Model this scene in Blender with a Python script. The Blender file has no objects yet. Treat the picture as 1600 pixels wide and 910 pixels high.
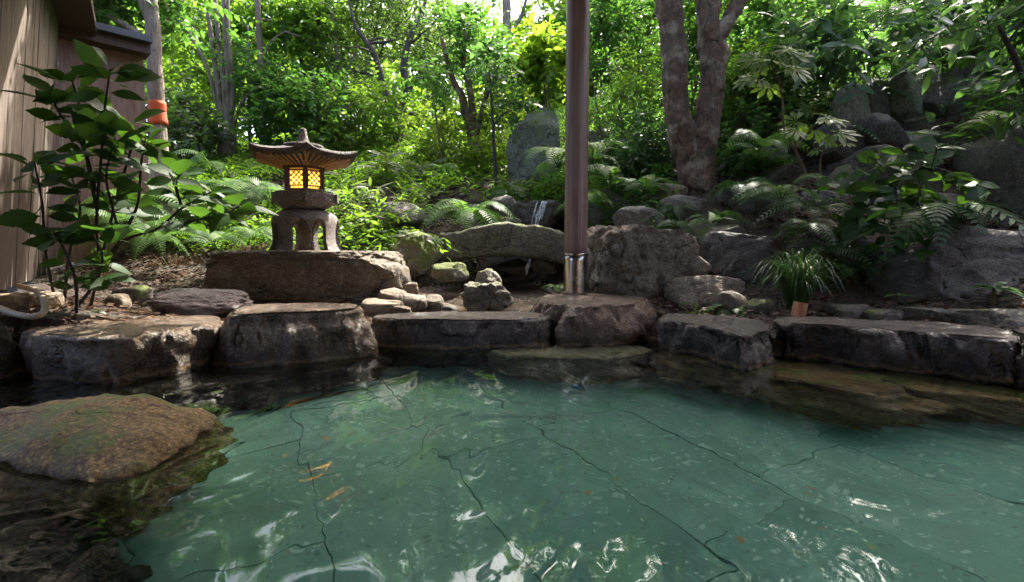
import bpy, bmesh, math, random
import numpy as np
from mathutils import Vector, Matrix, Quaternion

R = math.radians
random.seed(11)
rng = np.random.default_rng(11)
scene = bpy.context.scene
COL = scene.collection

# ------------------------------------------------------------------ camera
EYE = 0.65
PITCH = math.atan(60 / 800)
cam_d = bpy.data.cameras.new('camera')
cam_d.sensor_width = 36.0
cam_d.lens = 18.0
cam_d.clip_start = 0.03
cam_d.clip_end = 600
cam = bpy.data.objects.new('camera', cam_d)
COL.objects.link(cam)
cam.location = (0, 0, EYE)
cam.rotation_euler = (math.pi / 2 - PITCH, 0, 0)
scene.camera = cam

# ------------------------------------------------------------------ sky, sun, exposure
SUN_EL, SUN_AZ = 52.0, 28.0            # azimuth from +Y towards +X
w = bpy.data.worlds.new('World')
scene.world = w
w.use_nodes = True
nt = w.node_tree
nt.nodes.clear()
sky = nt.nodes.new('ShaderNodeTexSky')
sky.sky_type = 'NISHITA'
sky.sun_disc = False
sky.sun_elevation = R(SUN_EL)
sky.sun_rotation = R(SUN_AZ)
sky.air_density = 0.7
sky.dust_density = 6.0
sky.ozone_density = 0.4
bg = nt.nodes.new('ShaderNodeBackground')
bg.inputs['Strength'].default_value = 0.15
wo = nt.nodes.new('ShaderNodeOutputWorld')
nt.links.new(sky.outputs[0], bg.inputs[0])
nt.links.new(bg.outputs[0], wo.inputs[0])
sun_d = bpy.data.lights.new('sun', 'SUN')
sun_d.energy = 2.5
sun_d.angle = R(0.5)
sun_d.color = (1.0, 0.95, 0.85)
sun = bpy.data.objects.new('sun', sun_d)
COL.objects.link(sun)
S = Vector((math.sin(R(SUN_AZ)) * math.cos(R(SUN_EL)), math.cos(R(SUN_AZ)) * math.cos(R(SUN_EL)), math.sin(R(SUN_EL))))
sun.rotation_euler = (-S).to_track_quat('-Z', 'Y').to_euler()
sun.location = (6, 12, 20)

vs = scene.view_settings
vs.view_transform = 'Standard'
vs.look = 'None'
vs.exposure = 2.8
vs.gamma = 1.0
vs.use_curve_mapping = False
cy = scene.cycles
cy.max_bounces = 10
cy.diffuse_bounces = 6
cy.glossy_bounces = 3
cy.transmission_bounces = 8
cy.transparent_max_bounces = 8
cy.caustics_refractive = True
cy.caustics_reflective = False
cy.sample_clamp_indirect = 6.0
cy.blur_glossy = 0.5
cy.use_denoising = True

# ------------------------------------------------------------------ helpers: pixels of the survey photo to metres
CT, ST = math.cos(PITCH), math.sin(PITCH)


def ray(px, py):
    xc, yc = (px - 800) / 800.0, (455 - py) / 800.0
    return np.array([xc, CT + yc * ST, -ST + yc * CT])


def P(px, py, Y):
    d = ray(px, py)
    p = d * (Y / d[1])
    p[2] += EYE
    return p


def PZ(px, py, z):
    d = ray(px, py)
    p = d * ((z - EYE) / d[2])
    p[2] += EYE
    return p


# ------------------------------------------------------------------ numpy noise
_perm = np.random.default_rng(3).permutation(256)
_perm = np.concatenate([_perm, _perm, _perm])
_g = np.random.default_rng(4).normal(size=(256, 3))
_g /= np.linalg.norm(_g, axis=1)[:, None]


def perlin(p):
    p = np.asarray(p, dtype=float)
    i = np.floor(p).astype(int)
    f = p - i
    u = f * f * f * (f * (f * 6 - 15) + 10)
    i &= 255
    out = 0
    for dx in (0, 1):
        wx = u[:, 0] if dx else 1 - u[:, 0]
        for dy in (0, 1):
            wy = u[:, 1] if dy else 1 - u[:, 1]
            for dz in (0, 1):
                wz = u[:, 2] if dz else 1 - u[:, 2]
                h = _perm[_perm[_perm[(i[:, 0] + dx) & 255] + ((i[:, 1] + dy) & 255)] + ((i[:, 2] + dz) & 255)]
                g = _g[h]
                out = out + wx * wy * wz * (g[:, 0] * (f[:, 0] - dx) + g[:, 1] * (f[:, 1] - dy) + g[:, 2] * (f[:, 2] - dz))
    return out * 1.6


def fbm(p, octv=4, gain=0.5):
    a, s, o = 1.0, 0.0, np.asarray(p, dtype=float)
    for _ in range(octv):
        s = s + a * perlin(o)
        o = o * 2.03 + 17.3
        a *= gain
    return s


# ------------------------------------------------------------------ helpers: objects
def link(o, parent=None):
    COL.objects.link(o)
    if parent is not None:
        o.parent = parent
    return o


def mesh_np(name, V, faces, smooth=True):
    """faces: list of integer arrays (n, k)"""
    me = bpy.data.meshes.new(name)
    V = np.asarray(V, dtype=np.float32)
    faces = [np.asarray(f, dtype=np.int32) for f in faces if len(f)]
    me.vertices.add(len(V))
    me.vertices.foreach_set('co', V.ravel())
    nl = sum(f.size for f in faces)
    npoly = sum(len(f) for f in faces)
    me.loops.add(nl)
    me.polygons.add(npoly)
    me.loops.foreach_set('vertex_index', np.concatenate([f.ravel() for f in faces]))
    st, tot, s = [], [], 0
    for f in faces:
        k = f.shape[1]
        st.append(s + np.arange(len(f)) * k)
        tot.append(np.full(len(f), k))
        s += f.size
    me.polygons.foreach_set('loop_start', np.concatenate(st).astype(np.int32))
    try:
        me.polygons.foreach_set('loop_total', np.concatenate(tot).astype(np.int32))
    except Exception:
        pass
    me.polygons.foreach_set('use_smooth', np.full(npoly, smooth))
    me.update(calc_edges=True)
    me.validate()
    return me


def obj(name, V, faces, mat, parent=None, smooth=True, loc=None):
    me = V if isinstance(V, bpy.types.Mesh) else mesh_np(name, V, faces, smooth)
    if mat is not None and len(me.materials) == 0:
        me.materials.append(mat)
    o = bpy.data.objects.new(name, me)
    if loc is not None:
        o.location = [float(c) for c in loc]
    return link(o, parent)


def tag(o, label=None, cat=None, group=None, kind=None):
    if label:
        o['label'] = label
    if cat:
        o['category'] = cat
    if group:
        o['group'] = group
    if kind:
        o['kind'] = kind
    return o


def thing(name, label, cat, loc=(0, 0, 0), group=None):
    o = bpy.data.objects.new(name, None)
    o.location = [float(c) for c in loc]
    o.empty_display_size = 0.1
    link(o)
    return tag(o, label, cat, group)


class MB:
    """collects boxes and strips into one mesh"""

    def __init__(s):
        s.V, s.F4, s.F3, s.n = [], [], [], 0

    def add(s, V, F4=None, F3=None):
        V = np.asarray(V, dtype=float)
        if F4 is not None and len(F4):
            s.F4.append(np.asarray(F4) + s.n)
        if F3 is not None and len(F3):
            s.F3.append(np.asarray(F3) + s.n)
        s.V.append(V)
        s.n += len(V)

    def box(s, c, size, M=None):
        V = np.array([[x, y, z] for x in (-.5, .5) for y in (-.5, .5) for z in (-.5, .5)]) * np.asarray(size)
        if M is not None:
            V = V @ np.asarray(M).T
        s.add(V + np.asarray(c), [[0, 1, 3, 2], [4, 6, 7, 5], [0, 4, 5, 1], [2, 3, 7, 6], [0, 2, 6, 4], [1, 5, 7, 3]])

    def build(s, name, mat, parent=None, smooth=False, loc=None):
        f = []
        if s.F4:
            f.append(np.concatenate(s.F4))
        if s.F3:
            f.append(np.concatenate(s.F3))
        return obj(name, np.concatenate(s.V), f, mat, parent, smooth, loc)


def catmull(pts, n, closed=False):
    p = np.asarray(pts, dtype=float)
    m = len(p)
    seg = m if closed else m - 1
    t = np.linspace(0, seg, n, endpoint=not closed)
    i = np.minimum(t.astype(int), seg - 1)
    f = (t - i)[:, None]
    if closed:
        g = lambda k: p[(i + k) % m]
    else:
        e = np.vstack([2 * p[0] - p[1], p, 2 * p[-1] - p[-2]])
        g = lambda k: e[np.clip(i + 1 + k, 0, m + 1)]
    a, b, c, d = g(-1), g(0), g(1), g(2)
    return 0.5 * (2 * b + (c - a) * f + (2 * a - 5 * b + 4 * c - d) * f ** 2 + (-a + 3 * b - 3 * c + d) * f ** 3)


def tube(pts, radii, seg=8, n=None, rough=0.0, nscale=6.0, cap=True, twist=0.0):
    n = n or max(4, 4 * len(pts))
    p = catmull(pts, n) if len(pts) > 2 else np.linspace(pts[0], pts[-1], n)
    r = np.interp(np.linspace(0, 1, n), np.linspace(0, 1, len(radii)), radii)
    tan = np.gradient(p, axis=0)
    tan /= np.linalg.norm(tan, axis=1)[:, None] + 1e-9
    ref = np.array([1.0, 0, 0]) if abs(tan[0][0]) < 0.8 else np.array([0, 1.0, 0])
    V = []
    for k in range(n):
        a = ref - tan[k] * (ref @ tan[k])
        a /= np.linalg.norm(a) + 1e-9
        ref = a
        b = np.cross(tan[k], a)
        th = np.arange(seg) / seg * 2 * math.pi + twist * k
        V.append(p[k] + r[k] * (np.cos(th)[:, None] * a + np.sin(th)[:, None] * b))
    V = np.concatenate(V)
    if rough:
        c = np.repeat(p, seg, axis=0)
        rr = np.repeat(r, seg)
        d = (V - c) / rr[:, None]
        V = V + d * (fbm(V * np.array([nscale, nscale, nscale * .55]), 4) * rough * rr)[:, None]
    k = np.arange(n - 1)[:, None] * seg
    j = np.arange(seg)[None, :]
    j2 = (j + 1) % seg
    F = np.stack([k + j, k + j2, k + seg + j2, k + seg + j], -1).reshape(-1, 4)
    F3 = np.zeros((0, 3), int)
    if cap:
        V = np.vstack([V, p[-1], p[0]])
        e = len(V)
        b = (n - 1) * seg
        jj = np.arange(seg)
        F3 = np.vstack([np.stack([b + jj, b + (jj + 1) % seg, np.full(seg, e - 2)], -1),
                        np.stack([(jj + 1) % seg, jj, np.full(seg, e - 1)], -1)])
    return V, [F, F3]


# ------------------------------------------------------------------ materials
class N:
    def __init__(s, name):
        s.m = bpy.data.materials.new(name)
        s.m.use_nodes = True
        s.t = s.m.node_tree
        s.t.nodes.clear()
        s.out = s.t.nodes.new('ShaderNodeOutputMaterial')

    def new(s, kind, **kw):
        n = s.t.nodes.new('ShaderNode' + kind)
        for k, v in kw.items():
            if hasattr(n, k) and not isinstance(v, tuple):
                setattr(n, k, v)
            else:
                n.inputs[k].default_value = v
        return n

    def l(s, a, b):
        s.t.links.new(a, b)

    def coord(s, kind='Object', scale=(1, 1, 1), rnd=True):
        tc = s.new('TexCoord')
        mp = s.new('Mapping')
        mp.inputs['Scale'].default_value = scale
        s.l(tc.outputs[kind], mp.inputs['Vector'])
        if rnd and kind == 'Object':
            oi = s.new('ObjectInfo')
            mu = s.math('MULTIPLY', oi.outputs['Random'], 37.0)
            s.l(mu, mp.inputs['Location'])
        return mp.outputs[0]

    def noise(s, vec, scale, detail=6, rough=.55, dist=0.0):
        n = s.new('TexNoise')
        n.inputs['Scale'].default_value = scale
        n.inputs['Detail'].default_value = detail
        n.inputs['Roughness'].default_value = rough
        n.inputs['Distortion'].default_value = dist
        if vec is not None:
            s.l(vec, n.inputs['Vector'])
        return n.outputs['Fac']

    def voro(s, vec, scale, feature='F1', out='Distance', rand=1.0):
        n = s.new('TexVoronoi')
        n.feature = feature
        n.inputs['Scale'].default_value = scale
        n.inputs['Randomness'].default_value = rand
        s.l(vec, n.inputs['Vector'])
        return n.outputs[out]

    def ramp(s, fac, stops):
        n = s.new('ValToRGB')
        e = n.color_ramp.elements
        while len(e) < len(stops):
            e.new(0.5)
        for i, (p, c) in enumerate(stops):
            e[i].position = p
            e[i].color = (*c, 1) if not isinstance(c, (int, float)) else (c, c, c, 1)
        s.l(fac, n.inputs['Fac'])
        return n.outputs['Color']

    def mix(s, fac, a, b, mode='MIX'):
        n = s.new('Mix')
        n.data_type = 'RGBA'
        n.blend_type = mode
        for sock, v in ((n.inputs[0], fac), (n.inputs[6], a), (n.inputs[7], b)):
            if isinstance(v, bpy.types.NodeSocket):
                s.l(v, sock)
            elif isinstance(v, (int, float)):
                sock.default_value = v
            else:
                sock.default_value = (*v, 1)
        return n.outputs[2]

    def math(s, op, a, b=0.0, clamp=False):
        n = s.new('Math')
        n.operation = op
        n.use_clamp = clamp
        for i, v in enumerate((a, b)):
            if isinstance(v, bpy.types.NodeSocket):
                s.l(v, n.inputs[i])
            else:
                n.inputs[i].default_value = v
        return n.outputs[0]

    def maprange(s, v, a, b, c=0.0, d=1.0):
        n = s.new('MapRange')
        n.inputs[1].default_value, n.inputs[2].default_value = a, b
        n.inputs[3].default_value, n.inputs[4].default_value = c, d
        s.l(v, n.inputs[0])
        return n.outputs[0]

    def bump(s, h, strength=.5, dist=.01, normal=None):
        n = s.new('Bump')
        n.inputs['Strength'].default_value = strength
        n.inputs['Distance'].default_value = dist
        s.l(h, n.inputs['Height'])
        if normal is not None:
            s.l(normal, n.inputs['Normal'])
        return n.outputs[0]

    def prin(s, color, rough=.6, normal=None, spec=.5, metal=0.0):
        b = s.new('BsdfPrincipled')
        for k, v in (('Base Color', color), ('Roughness', rough), ('Specular IOR Level', spec), ('Metallic', metal)):
            if isinstance(v, bpy.types.NodeSocket):
                s.l(v, b.inputs[k])
            else:
                b.inputs[k].default_value = (*v, 1) if isinstance(v, tuple) else v
        if normal is not None:
            s.l(normal, b.inputs['Normal'])
        return b.outputs[0]

    def done(s, shader):
        s.l(shader, s.out.inputs['Surface'])
        return s.m


def rock_mat(name, dark, mid, light, moss=0.0, rough=.75, scale=1.0, strata=0.0, lichen=0.0, pool=False, wet_top=False):
    n = N(name)
    v = n.coord('Object', (1, 1, 1.0 + 2.5 * strata))
    big = n.noise(v, 2.6 * scale, 8, .62, .6)
    fine = n.noise(v, 26 * scale, 8, .7)
    grain = n.noise(v, 75, 4, .7)
    col = n.ramp(big, [(.30, dark), (.50, mid), (.72, light)])
    col = n.mix(.55, col, n.ramp(fine, [(.3, tuple(c * .45 for c in mid)), (.5, mid), (.72, tuple(min(1, c * 1.7) for c in light))]), 'MIX')
    col = n.mix(n.math('MULTIPLY', n.maprange(grain, .46, .62), .6), col, tuple(c * .35 for c in dark))
    col = n.mix(n.math('MULTIPLY', n.maprange(grain, .46, .34), .45), col, tuple(min(1, c * 1.35) for c in light))
    crack = n.voro(n.mix(.25, v, n.noise(v, 4, 4), 'ADD'), 3.2 * scale, 'DISTANCE_TO_EDGE')
    ck = n.maprange(crack, 0.0, .035, 1.0, 0.0)
    ckm = n.math('MULTIPLY', ck, n.maprange(n.noise(v, 2.2, 2), .50, .62))
    col = n.mix(n.math('MULTIPLY', ckm, .7), col, tuple(c * .3 for c in dark))
    geo = n.new('NewGeometry')
    sep = n.new('SeparateXYZ')
    n.l(geo.outputs['Normal'], sep.inputs[0])
    if lichen:
        li = n.maprange(n.noise(v, 5.5, 6, .7), .56, .66)
        col = n.mix(n.math('MULTIPLY', li, lichen), col, (.34, .36, .30))
    if moss:
        a = n.math('ADD', n.noise(v, 4.0, 7, .65), n.math('MULTIPLY', sep.outputs['Z'], .16))
        mk = n.maprange(a, .74 - .28 * moss, .84 - .28 * moss)
        mc = n.ramp(n.noise(v, 60, 4), [(.3, (.04, .065, .010)), (.55, (.12, .155, .018)), (.75, (.22, .25, .04))])
        col = n.mix(n.math('MULTIPLY', mk, .9), col, mc)
    rg = n.maprange(fine, .3, .7, rough - .14, rough + .1)
    if pool:
        sp = n.new('SeparateXYZ')
        n.l(geo.outputs['Position'], sp.inputs[0])
        z = n.math('ADD', sp.outputs['Z'], n.math('MULTIPLY', n.math('SUBTRACT', n.noise(v, 9, 4), .5), .08))
        wet = n.maprange(z, .03, .20, 1.0, 0.0)
        col = n.mix(n.math('MULTIPLY', wet, .8), col, n.mix(1.0, col, (.30, .26, .21), 'MULTIPLY'))
        line = n.math('MULTIPLY', n.maprange(z, .0, .016, 0.0, 1.0), n.maprange(z, .016, .034, 1.0, 0.0))
        col = n.mix(n.math('MULTIPLY', line, .5), col, (.26, .17, .07))
        rg = n.mix(wet, rg, (.22, .22, .22))
        if wet_top:
            pud = n.math('MULTIPLY', n.maprange(sep.outputs['Z'], .70, .95), n.maprange(n.noise(v, 4, 4), .36, .52))
            rg = n.mix(pud, rg, (.10, .10, .10))
            col = n.mix(n.math('MULTIPLY', pud, .35), col, n.mix(1.0, col, (.5, .45, .4), 'MULTIPLY'))
    h = n.math('ADD', n.math('MULTIPLY', fine, .7), n.math('MULTIPLY', n.noise(v, 9 * scale, 8, .65), 1.3))
    h = n.math('SUBTRACT', n.math('ADD', h, n.math('MULTIPLY', grain, .35)), n.math('MULTIPLY', ckm, .55))
    if strata:
        wv = n.new('TexWave')
        wv.bands_direction = 'Z'
        wv.inputs['Scale'].default_value = 2.2
        wv.inputs['Distortion'].default_value = 9
        wv.inputs['Detail'].default_value = 5
        n.l(v, wv.inputs['Vector'])
        h = n.math('ADD', h, n.math('MULTIPLY', wv.outputs['Fac'], strata))
    return n.done(n.prin(col, rg, n.bump(h, 1.0, .026)))


def leaf_mat(name, dark, light, trans, tfac=.42, rough=.38, edge=None):
    n = N(name)
    geo = n.new('NewGeometry')
    oi = n.new('ObjectInfo')
    r = geo.outputs['Random Per Island']
    col = n.mix(r, dark, light)
    col = n.mix(n.math('MULTIPLY', oi.outputs['Random'], .35), col, n.mix(1.0, col, (.75, .95, .8), 'MULTIPLY'))
    tr = n.mix(r, trans, tuple(c * .62 for c in trans))
    if edge:
        at = n.new('Attribute')
        at.attribute_name = 'margin'
        e = n.maprange(at.outputs['Fac'], .62, .95)
        col = n.mix(e, col, edge)
    v = n.coord('Object')
    ns = n.noise(v, 30, 3)
    col = n.mix(.35, col, n.mix(1.0, col, n.ramp(ns, [(.3, .45), (.7, 1.0)]), 'MULTIPLY'))
    b = n.prin(col, rough, n.bump(n.noise(v, 55, 2), .25, .004), spec=.5 if rough < .32 else .22)
    t = n.new('BsdfTranslucent')
    n.l(tr, t.inputs['Color'])
    mx = n.new('MixShader')
    mx.inputs[0].default_value = tfac
    n.l(b, mx.inputs[1])
    n.l(t.outputs[0], mx.inputs[2])
    return n.done(mx.outputs[0])


def bark_mat(name, dark, light, vs=(9, 9, 1.6), patch=None, rough=.85):
    n = N(name)
    v = n.coord('Object', vs)
    v2 = n.coord('Object')
    a = n.noise(v, 3, 8, .65, .5)
    col = n.ramp(a, [(.32, dark), (.66, light)])
    if patch:
        pk = n.maprange(n.noise(v2, 5, 5, .6), .52, .62)
        col = n.mix(n.math('MULTIPLY', pk, .75), col, patch)
    col = n.mix(n.maprange(n.noise(v2, 70, 4), .4, .7, 0, .4), col, tuple(c * .4 for c in dark))
    mk = n.maprange(n.noise(v2, 3.2, 5), .56, .68)
    col = n.mix(n.math('MULTIPLY', mk, .35), col, (.07, .08, .03))
    h = n.math('ADD', a, n.math('MULTIPLY', n.noise(v2, 35, 5), .4))
    return n.done(n.prin(col, rough, n.bump(h, .9, .035)))


M = {}
M['rock_pool'] = rock_mat('wet_pool_stone', (.052, .031, .017), (.122, .079, .047), (.28, .205, .135), rough=.28, pool=True, wet_top=True)
M['rock_pool_red'] = rock_mat('reddish_wet_pool_stone', (.060, .030, .016), (.135, .078, .046), (.30, .20, .13), rough=.28, pool=True, wet_top=True)
M['rock_pool_dark'] = rock_mat('dark_wet_pool_stone', (.030, .022, .018), (.070, .053, .042), (.18, .145, .118), rough=.27, pool=True, wet_top=True)
M['rock_shelf'] = rock_mat('algae_brown_stone', (.06, .032, .010), (.18, .105, .038), (.36, .25, .12), moss=.30, rough=.38, strata=.3)
M['rock_gold'] = rock_mat('golden_brown_algae_rock', (.055, .028, .008), (.20, .115, .036), (.50, .34, .14), moss=.30, rough=.78, scale=1.7)
M['rock_ledge'] = rock_mat('pale_sunken_stone', (.11, .085, .045), (.24, .20, .12), (.40, .36, .25), moss=.2, rough=.4)
M['rock_brown'] = rock_mat('brown_garden_rock', (.075, .056, .036), (.175, .138, .096), (.33, .28, .21), rough=.82, strata=.15)
M['rock_tan'] = rock_mat('tan_rock', (.10, .075, .05), (.23, .17, .115), (.38, .30, .215), rough=.8, strata=.25)
M['rock_grey'] = rock_mat('grey_rock', (.075, .067, .054), (.165, .150, .122), (.31, .285, .24), moss=.26, rough=.8, lichen=.25)
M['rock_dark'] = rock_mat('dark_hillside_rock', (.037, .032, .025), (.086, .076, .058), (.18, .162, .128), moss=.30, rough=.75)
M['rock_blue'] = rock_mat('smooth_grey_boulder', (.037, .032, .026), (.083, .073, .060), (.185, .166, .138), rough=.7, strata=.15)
M['rock_bridge'] = rock_mat('drip_stained_bridge_stone', (.065, .058, .034), (.145, .130, .082), (.31, .285, .20), moss=.42, rough=.85, lichen=.35)
M['rock_moss2'] = rock_mat('brown_stream_rock', (.07, .058, .038), (.16, .135, .095), (.31, .27, .20), moss=.3, rough=.7)
M['rock_moss'] = rock_mat('mossy_rock', (.09, .08, .065), (.19, .17, .14), (.33, .31, .26), moss=.95, rough=.85)
M['rock_olive'] = rock_mat('lichen_covered_stone', (.075, .08, .055), (.15, .155, .105), (.30, .30, .22), moss=.42, rough=.85, lichen=.3)
M['rock_stand'] = rock_mat('pale_lichen_standing_stone', (.055, .065, .040), (.115, .13, .088), (.26, .28, .21), moss=.50, rough=.9, lichen=.3)
M['rock_purple'] = rock_mat('purple_brown_grooved_rock', (.09, .068, .065), (.19, .15, .145), (.32, .27, .26), rough=.6, strata=.4)

M['bark_grey'] = bark_mat('grey_brown_bark', (.10, .075, .055), (.26, .21, .17))
M['bark_pale'] = bark_mat('pale_smooth_bark', (.17, .13, .10), (.34, .28, .225))
M['bark_dark'] = bark_mat('dark_wet_bark', (.035, .027, .022), (.10, .08, .065))
M['bark_big'] = bark_mat('mottled_twin_trunk_bark', (.034, .019, .010), (.175, .105, .058), (5, 5, 3), (.30, .235, .165))
M['stem_dark'] = bark_mat('dark_shrub_stem', (.03, .022, .02), (.07, .05, .045), (20, 20, 5))
M['stem_brown'] = bark_mat('brown_shrub_stem', (.09, .055, .03), (.20, .13, .08), (20, 20, 5))

M['leaf_bright'] = leaf_mat('bright_backlit_leaf', (.038, .090, .016), (.085, .145, .026), (.27, .50, .040), .55)
M['leaf_yellow'] = leaf_mat('yellow_green_leaf', (.065, .115, .014), (.11, .165, .022), (.32, .52, .035), .55)
M['leaf_mid'] = leaf_mat('mid_green_leaf', (.026, .075, .020), (.060, .120, .034), (.15, .36, .045), .5)
M['leaf_dark'] = leaf_mat('dark_evergreen_leaf', (.022, .052, .018), (.06, .095, .034), (.13, .25, .035), .42, .3)
M['leaf_gloss'] = leaf_mat('glossy_hill_leaf', (.045, .105, .042), (.095, .165, .07), (.15, .32, .06), .4, .28)
M['leaf_aucuba'] = leaf_mat('broad_serrated_leaf', (.016, .047, .010), (.032, .075, .016), (.10, .23, .022), .38, .45)
M['leaf_fern'] = leaf_mat('fern_frond_green', (.050, .11, .025), (.085, .155, .040), (.18, .36, .055), .42, .5)
M['leaf_fern_dark'] = leaf_mat('dark_fern_frond', (.025, .065, .020), (.05, .10, .032), (.08, .20, .035), .35, .42)
M['leaf_sasa'] = leaf_mat('white_edged_bamboo_leaf', (.05, .10, .022), (.09, .14, .035), (.24, .36, .05), .4, .42, edge=(.42, .42, .25))
M['leaf_fatsia'] = leaf_mat('pale_lobed_leaf', (.085, .15, .035), (.125, .195, .05), (.26, .42, .05), .42, .4)
M['leaf_blade'] = leaf_mat('strap_leaf', (.030, .075, .020), (.07, .13, .04), (.12, .26, .04), .35, .3)
M['leaf_dead'] = leaf_mat('dead_leaf', (.06, .032, .018), (.17, .105, .065), (.12, .06, .03), .2, .7)


def soil_mat():
    n = N('leaf_strewn_soil')
    v = n.coord('Object', rnd=False)
    a = n.noise(v, 3, 8, .65)
    b = n.voro(v, 26, 'F1', 'Color')
    col = n.ramp(a, [(.3, (.030, .021, .015)), (.55, (.075, .050, .034)), (.75, (.13, .09, .06))])
    col = n.mix(.4, col, n.mix(1.0, col, b, 'MULTIPLY'))
    col = n.mix(n.maprange(n.noise(v, 1.3, 5), .55, .68, 0, .55), col, (.045, .06, .018))
    h = n.math('ADD', n.noise(v, 30, 6, .7), n.voro(v, 40))
    return n.done(n.prin(col, .9, n.bump(h, 1.0, .03)))


M['soil'] = soil_mat()


def wood_mat(name, dark, mid, light, axis=(14, 14, .55), rough=.6, dark_tone=None):
    n = N(name)
    v = n.coord('Object', axis)
    v2 = n.coord('Object')
    a = n.noise(v, 2.4, 8, .6, .8)
    col = n.ramp(a, [(.28, dark), (.5, mid), (.75, light)])
    col = n.mix(n.maprange(n.noise(v, 11, 5, .6), .4, .7, 0, .45), col, tuple(c * .55 for c in dark))
    if dark_tone:
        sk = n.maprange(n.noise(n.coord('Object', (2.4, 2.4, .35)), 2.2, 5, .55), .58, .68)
        col = n.mix(n.math('MULTIPLY', sk, .6), col, dark_tone)
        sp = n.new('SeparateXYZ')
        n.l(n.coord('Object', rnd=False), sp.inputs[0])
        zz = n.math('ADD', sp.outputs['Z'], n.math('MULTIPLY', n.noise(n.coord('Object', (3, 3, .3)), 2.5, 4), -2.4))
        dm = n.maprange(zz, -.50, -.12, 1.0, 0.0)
        col = n.mix(n.math('MULTIPLY', dm, .9), col, dark_tone)  # boards get darker towards the bottom, along a noisy edge
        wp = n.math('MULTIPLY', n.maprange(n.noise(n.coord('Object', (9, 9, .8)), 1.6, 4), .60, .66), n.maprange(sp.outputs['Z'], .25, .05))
        col = n.mix(wp, col, (.55, .52, .50))  # pale streaks low on the boards
    return n.done(n.prin(col, .92 if dark_tone else rough, n.bump(n.math('ADD', a, n.noise(v, 20, 4)), .4, .004), spec=.12 if dark_tone else .5))


M['plank'] = wood_mat('weathered_grey_planks', (.12, .094, .078), (.20, .163, .140), (.31, .265, .235), dark_tone=(.024, .015, .010))
M['plank_red'] = wood_mat('reddish_planks', (.15, .08, .058), (.24, .15, .118), (.33, .23, .19))
M['wood_dark'] = wood_mat('dark_stained_eave', (.035, .018, .012), (.07, .036, .025), (.11, .06, .04))
M['post'] = wood_mat('varnished_brown_post', (.13, .075, .058), (.235, .15, .12), (.35, .25, .21), (16, 16, .45), .33)
M['roof_wood'] = wood_mat('roof_boards', (.10, .06, .04), (.18, .115, .08), (.26, .18, .13), (14, .5, 14))
M['bed'] = rock_mat('wet_gravel_bed', (.14, .095, .07), (.27, .20, .155), (.42, .34, .28), rough=.35, scale=4)  # gravel tone lightened to mimic sky reflected on the stream
M['chip'] = wood_mat('cut_orange_wood', (.22, .08, .03), (.42, .19, .08), (.58, .33, .17), (10, 10, 1.5), .7)


def simple(name, col, rough=.5, metal=0.0, bs=0.0, bscale=40):
    n = N(name)
    v = n.coord('Object')
    c = n.mix(n.maprange(n.noise(v, 6, 6, .6), .35, .7, 0, .5), col, tuple(x * .6 for x in col))
    nm = n.bump(n.noise(v, bscale, 5), bs, .005) if bs else None
    rg = n.maprange(n.noise(v, 9, 5), .3, .7, max(.05, rough - .1), rough + .1)
    return n.done(n.prin(c, rg, nm, metal=metal))


M['metal'] = simple('polished_steel_sleeve', (.50, .47, .44), .24, 1.0, .1, 12)
M['tile'] = simple('slate_grey_roofing', (.07, .075, .085), .4, 0.0, .3)
M['hose'] = simple('beige_hose', (.34, .27, .19), .5, 0.0, .1)
M['tape'] = simple('orange_tape', (.55, .10, .030), .85)
M['lantern'] = rock_mat('grey_brown_carved_stone', (.17, .145, .135), (.26, .225, .21), (.36, .32, .30), rough=.88, scale=2.0, lichen=.22)
M['lantern_roof'] = rock_mat('dark_weathered_lantern_roof', (.06, .052, .05), (.11, .095, .09), (.20, .175, .165), moss=.12, rough=.9, scale=2.2, lichen=.25)
M['lantern_wood'] = wood_mat('brown_lantern_lattice', (.07, .035, .018), (.12, .062, .034), (.18, .10, .06))
M['rafter'] = wood_mat('pale_rafter_boards', (.26, .15, .08), (.40, .25, .14), (.5, .34, .2), (10, 10, 3))


def glow_mat():
    n = N('lit_paper_pane')
    tc = n.new('TexCoord')
    sp = n.new('SeparateXYZ')
    n.l(tc.outputs['Object'], sp.inputs[0])
    hot = n.maprange(n.math('ABSOLUTE', n.math('SUBTRACT', sp.outputs['Z'], .655)), 0.0, .09, 1.7, .45)
    gr = n.maprange(n.noise(tc.outputs['Object'], 9, 3), .35, .7, .75, 1.25)
    e = n.new('Emission')
    e.inputs['Color'].default_value = (1.0, .47, .06, 1)
    n.l(n.math('MULTIPLY', n.math('MULTIPLY', gr, hot), .62), e.inputs['Strength'])
    return n.done(e.outputs[0])


M['glow'] = glow_mat()


def water_mat(name, scale, strength, dist, tint=(1, 1, 1), rough=0.0, stretch=(1, 1, 1)):
    n = N(name)
    v = n.coord('Object', stretch, rnd=False)
    a = n.noise(v, scale, 2, .45, 1.3)
    b = n.noise(v, scale * 3.2, 2, .5, .4)
    h = n.math('ADD', a, n.math('MULTIPLY', b, .09))
    nm = n.bump(h, strength, dist)
    g = n.new('BsdfGlass')
    g.inputs['Color'].default_value = (*tint, 1)
    g.inputs['IOR'].default_value = 1.333
    g.inputs['Roughness'].default_value = rough
    n.l(nm, g.inputs['Normal'])
    return n.done(g.outputs[0])


M['water'] = water_mat('clear_spring_water', 2.2, .85, .05, (.92, .985, .96), 0.0, (1, .55, 1))
M['stream'] = water_mat('shallow_stream_water', 13, 1.0, .07, (.96, .94, .90))


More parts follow.
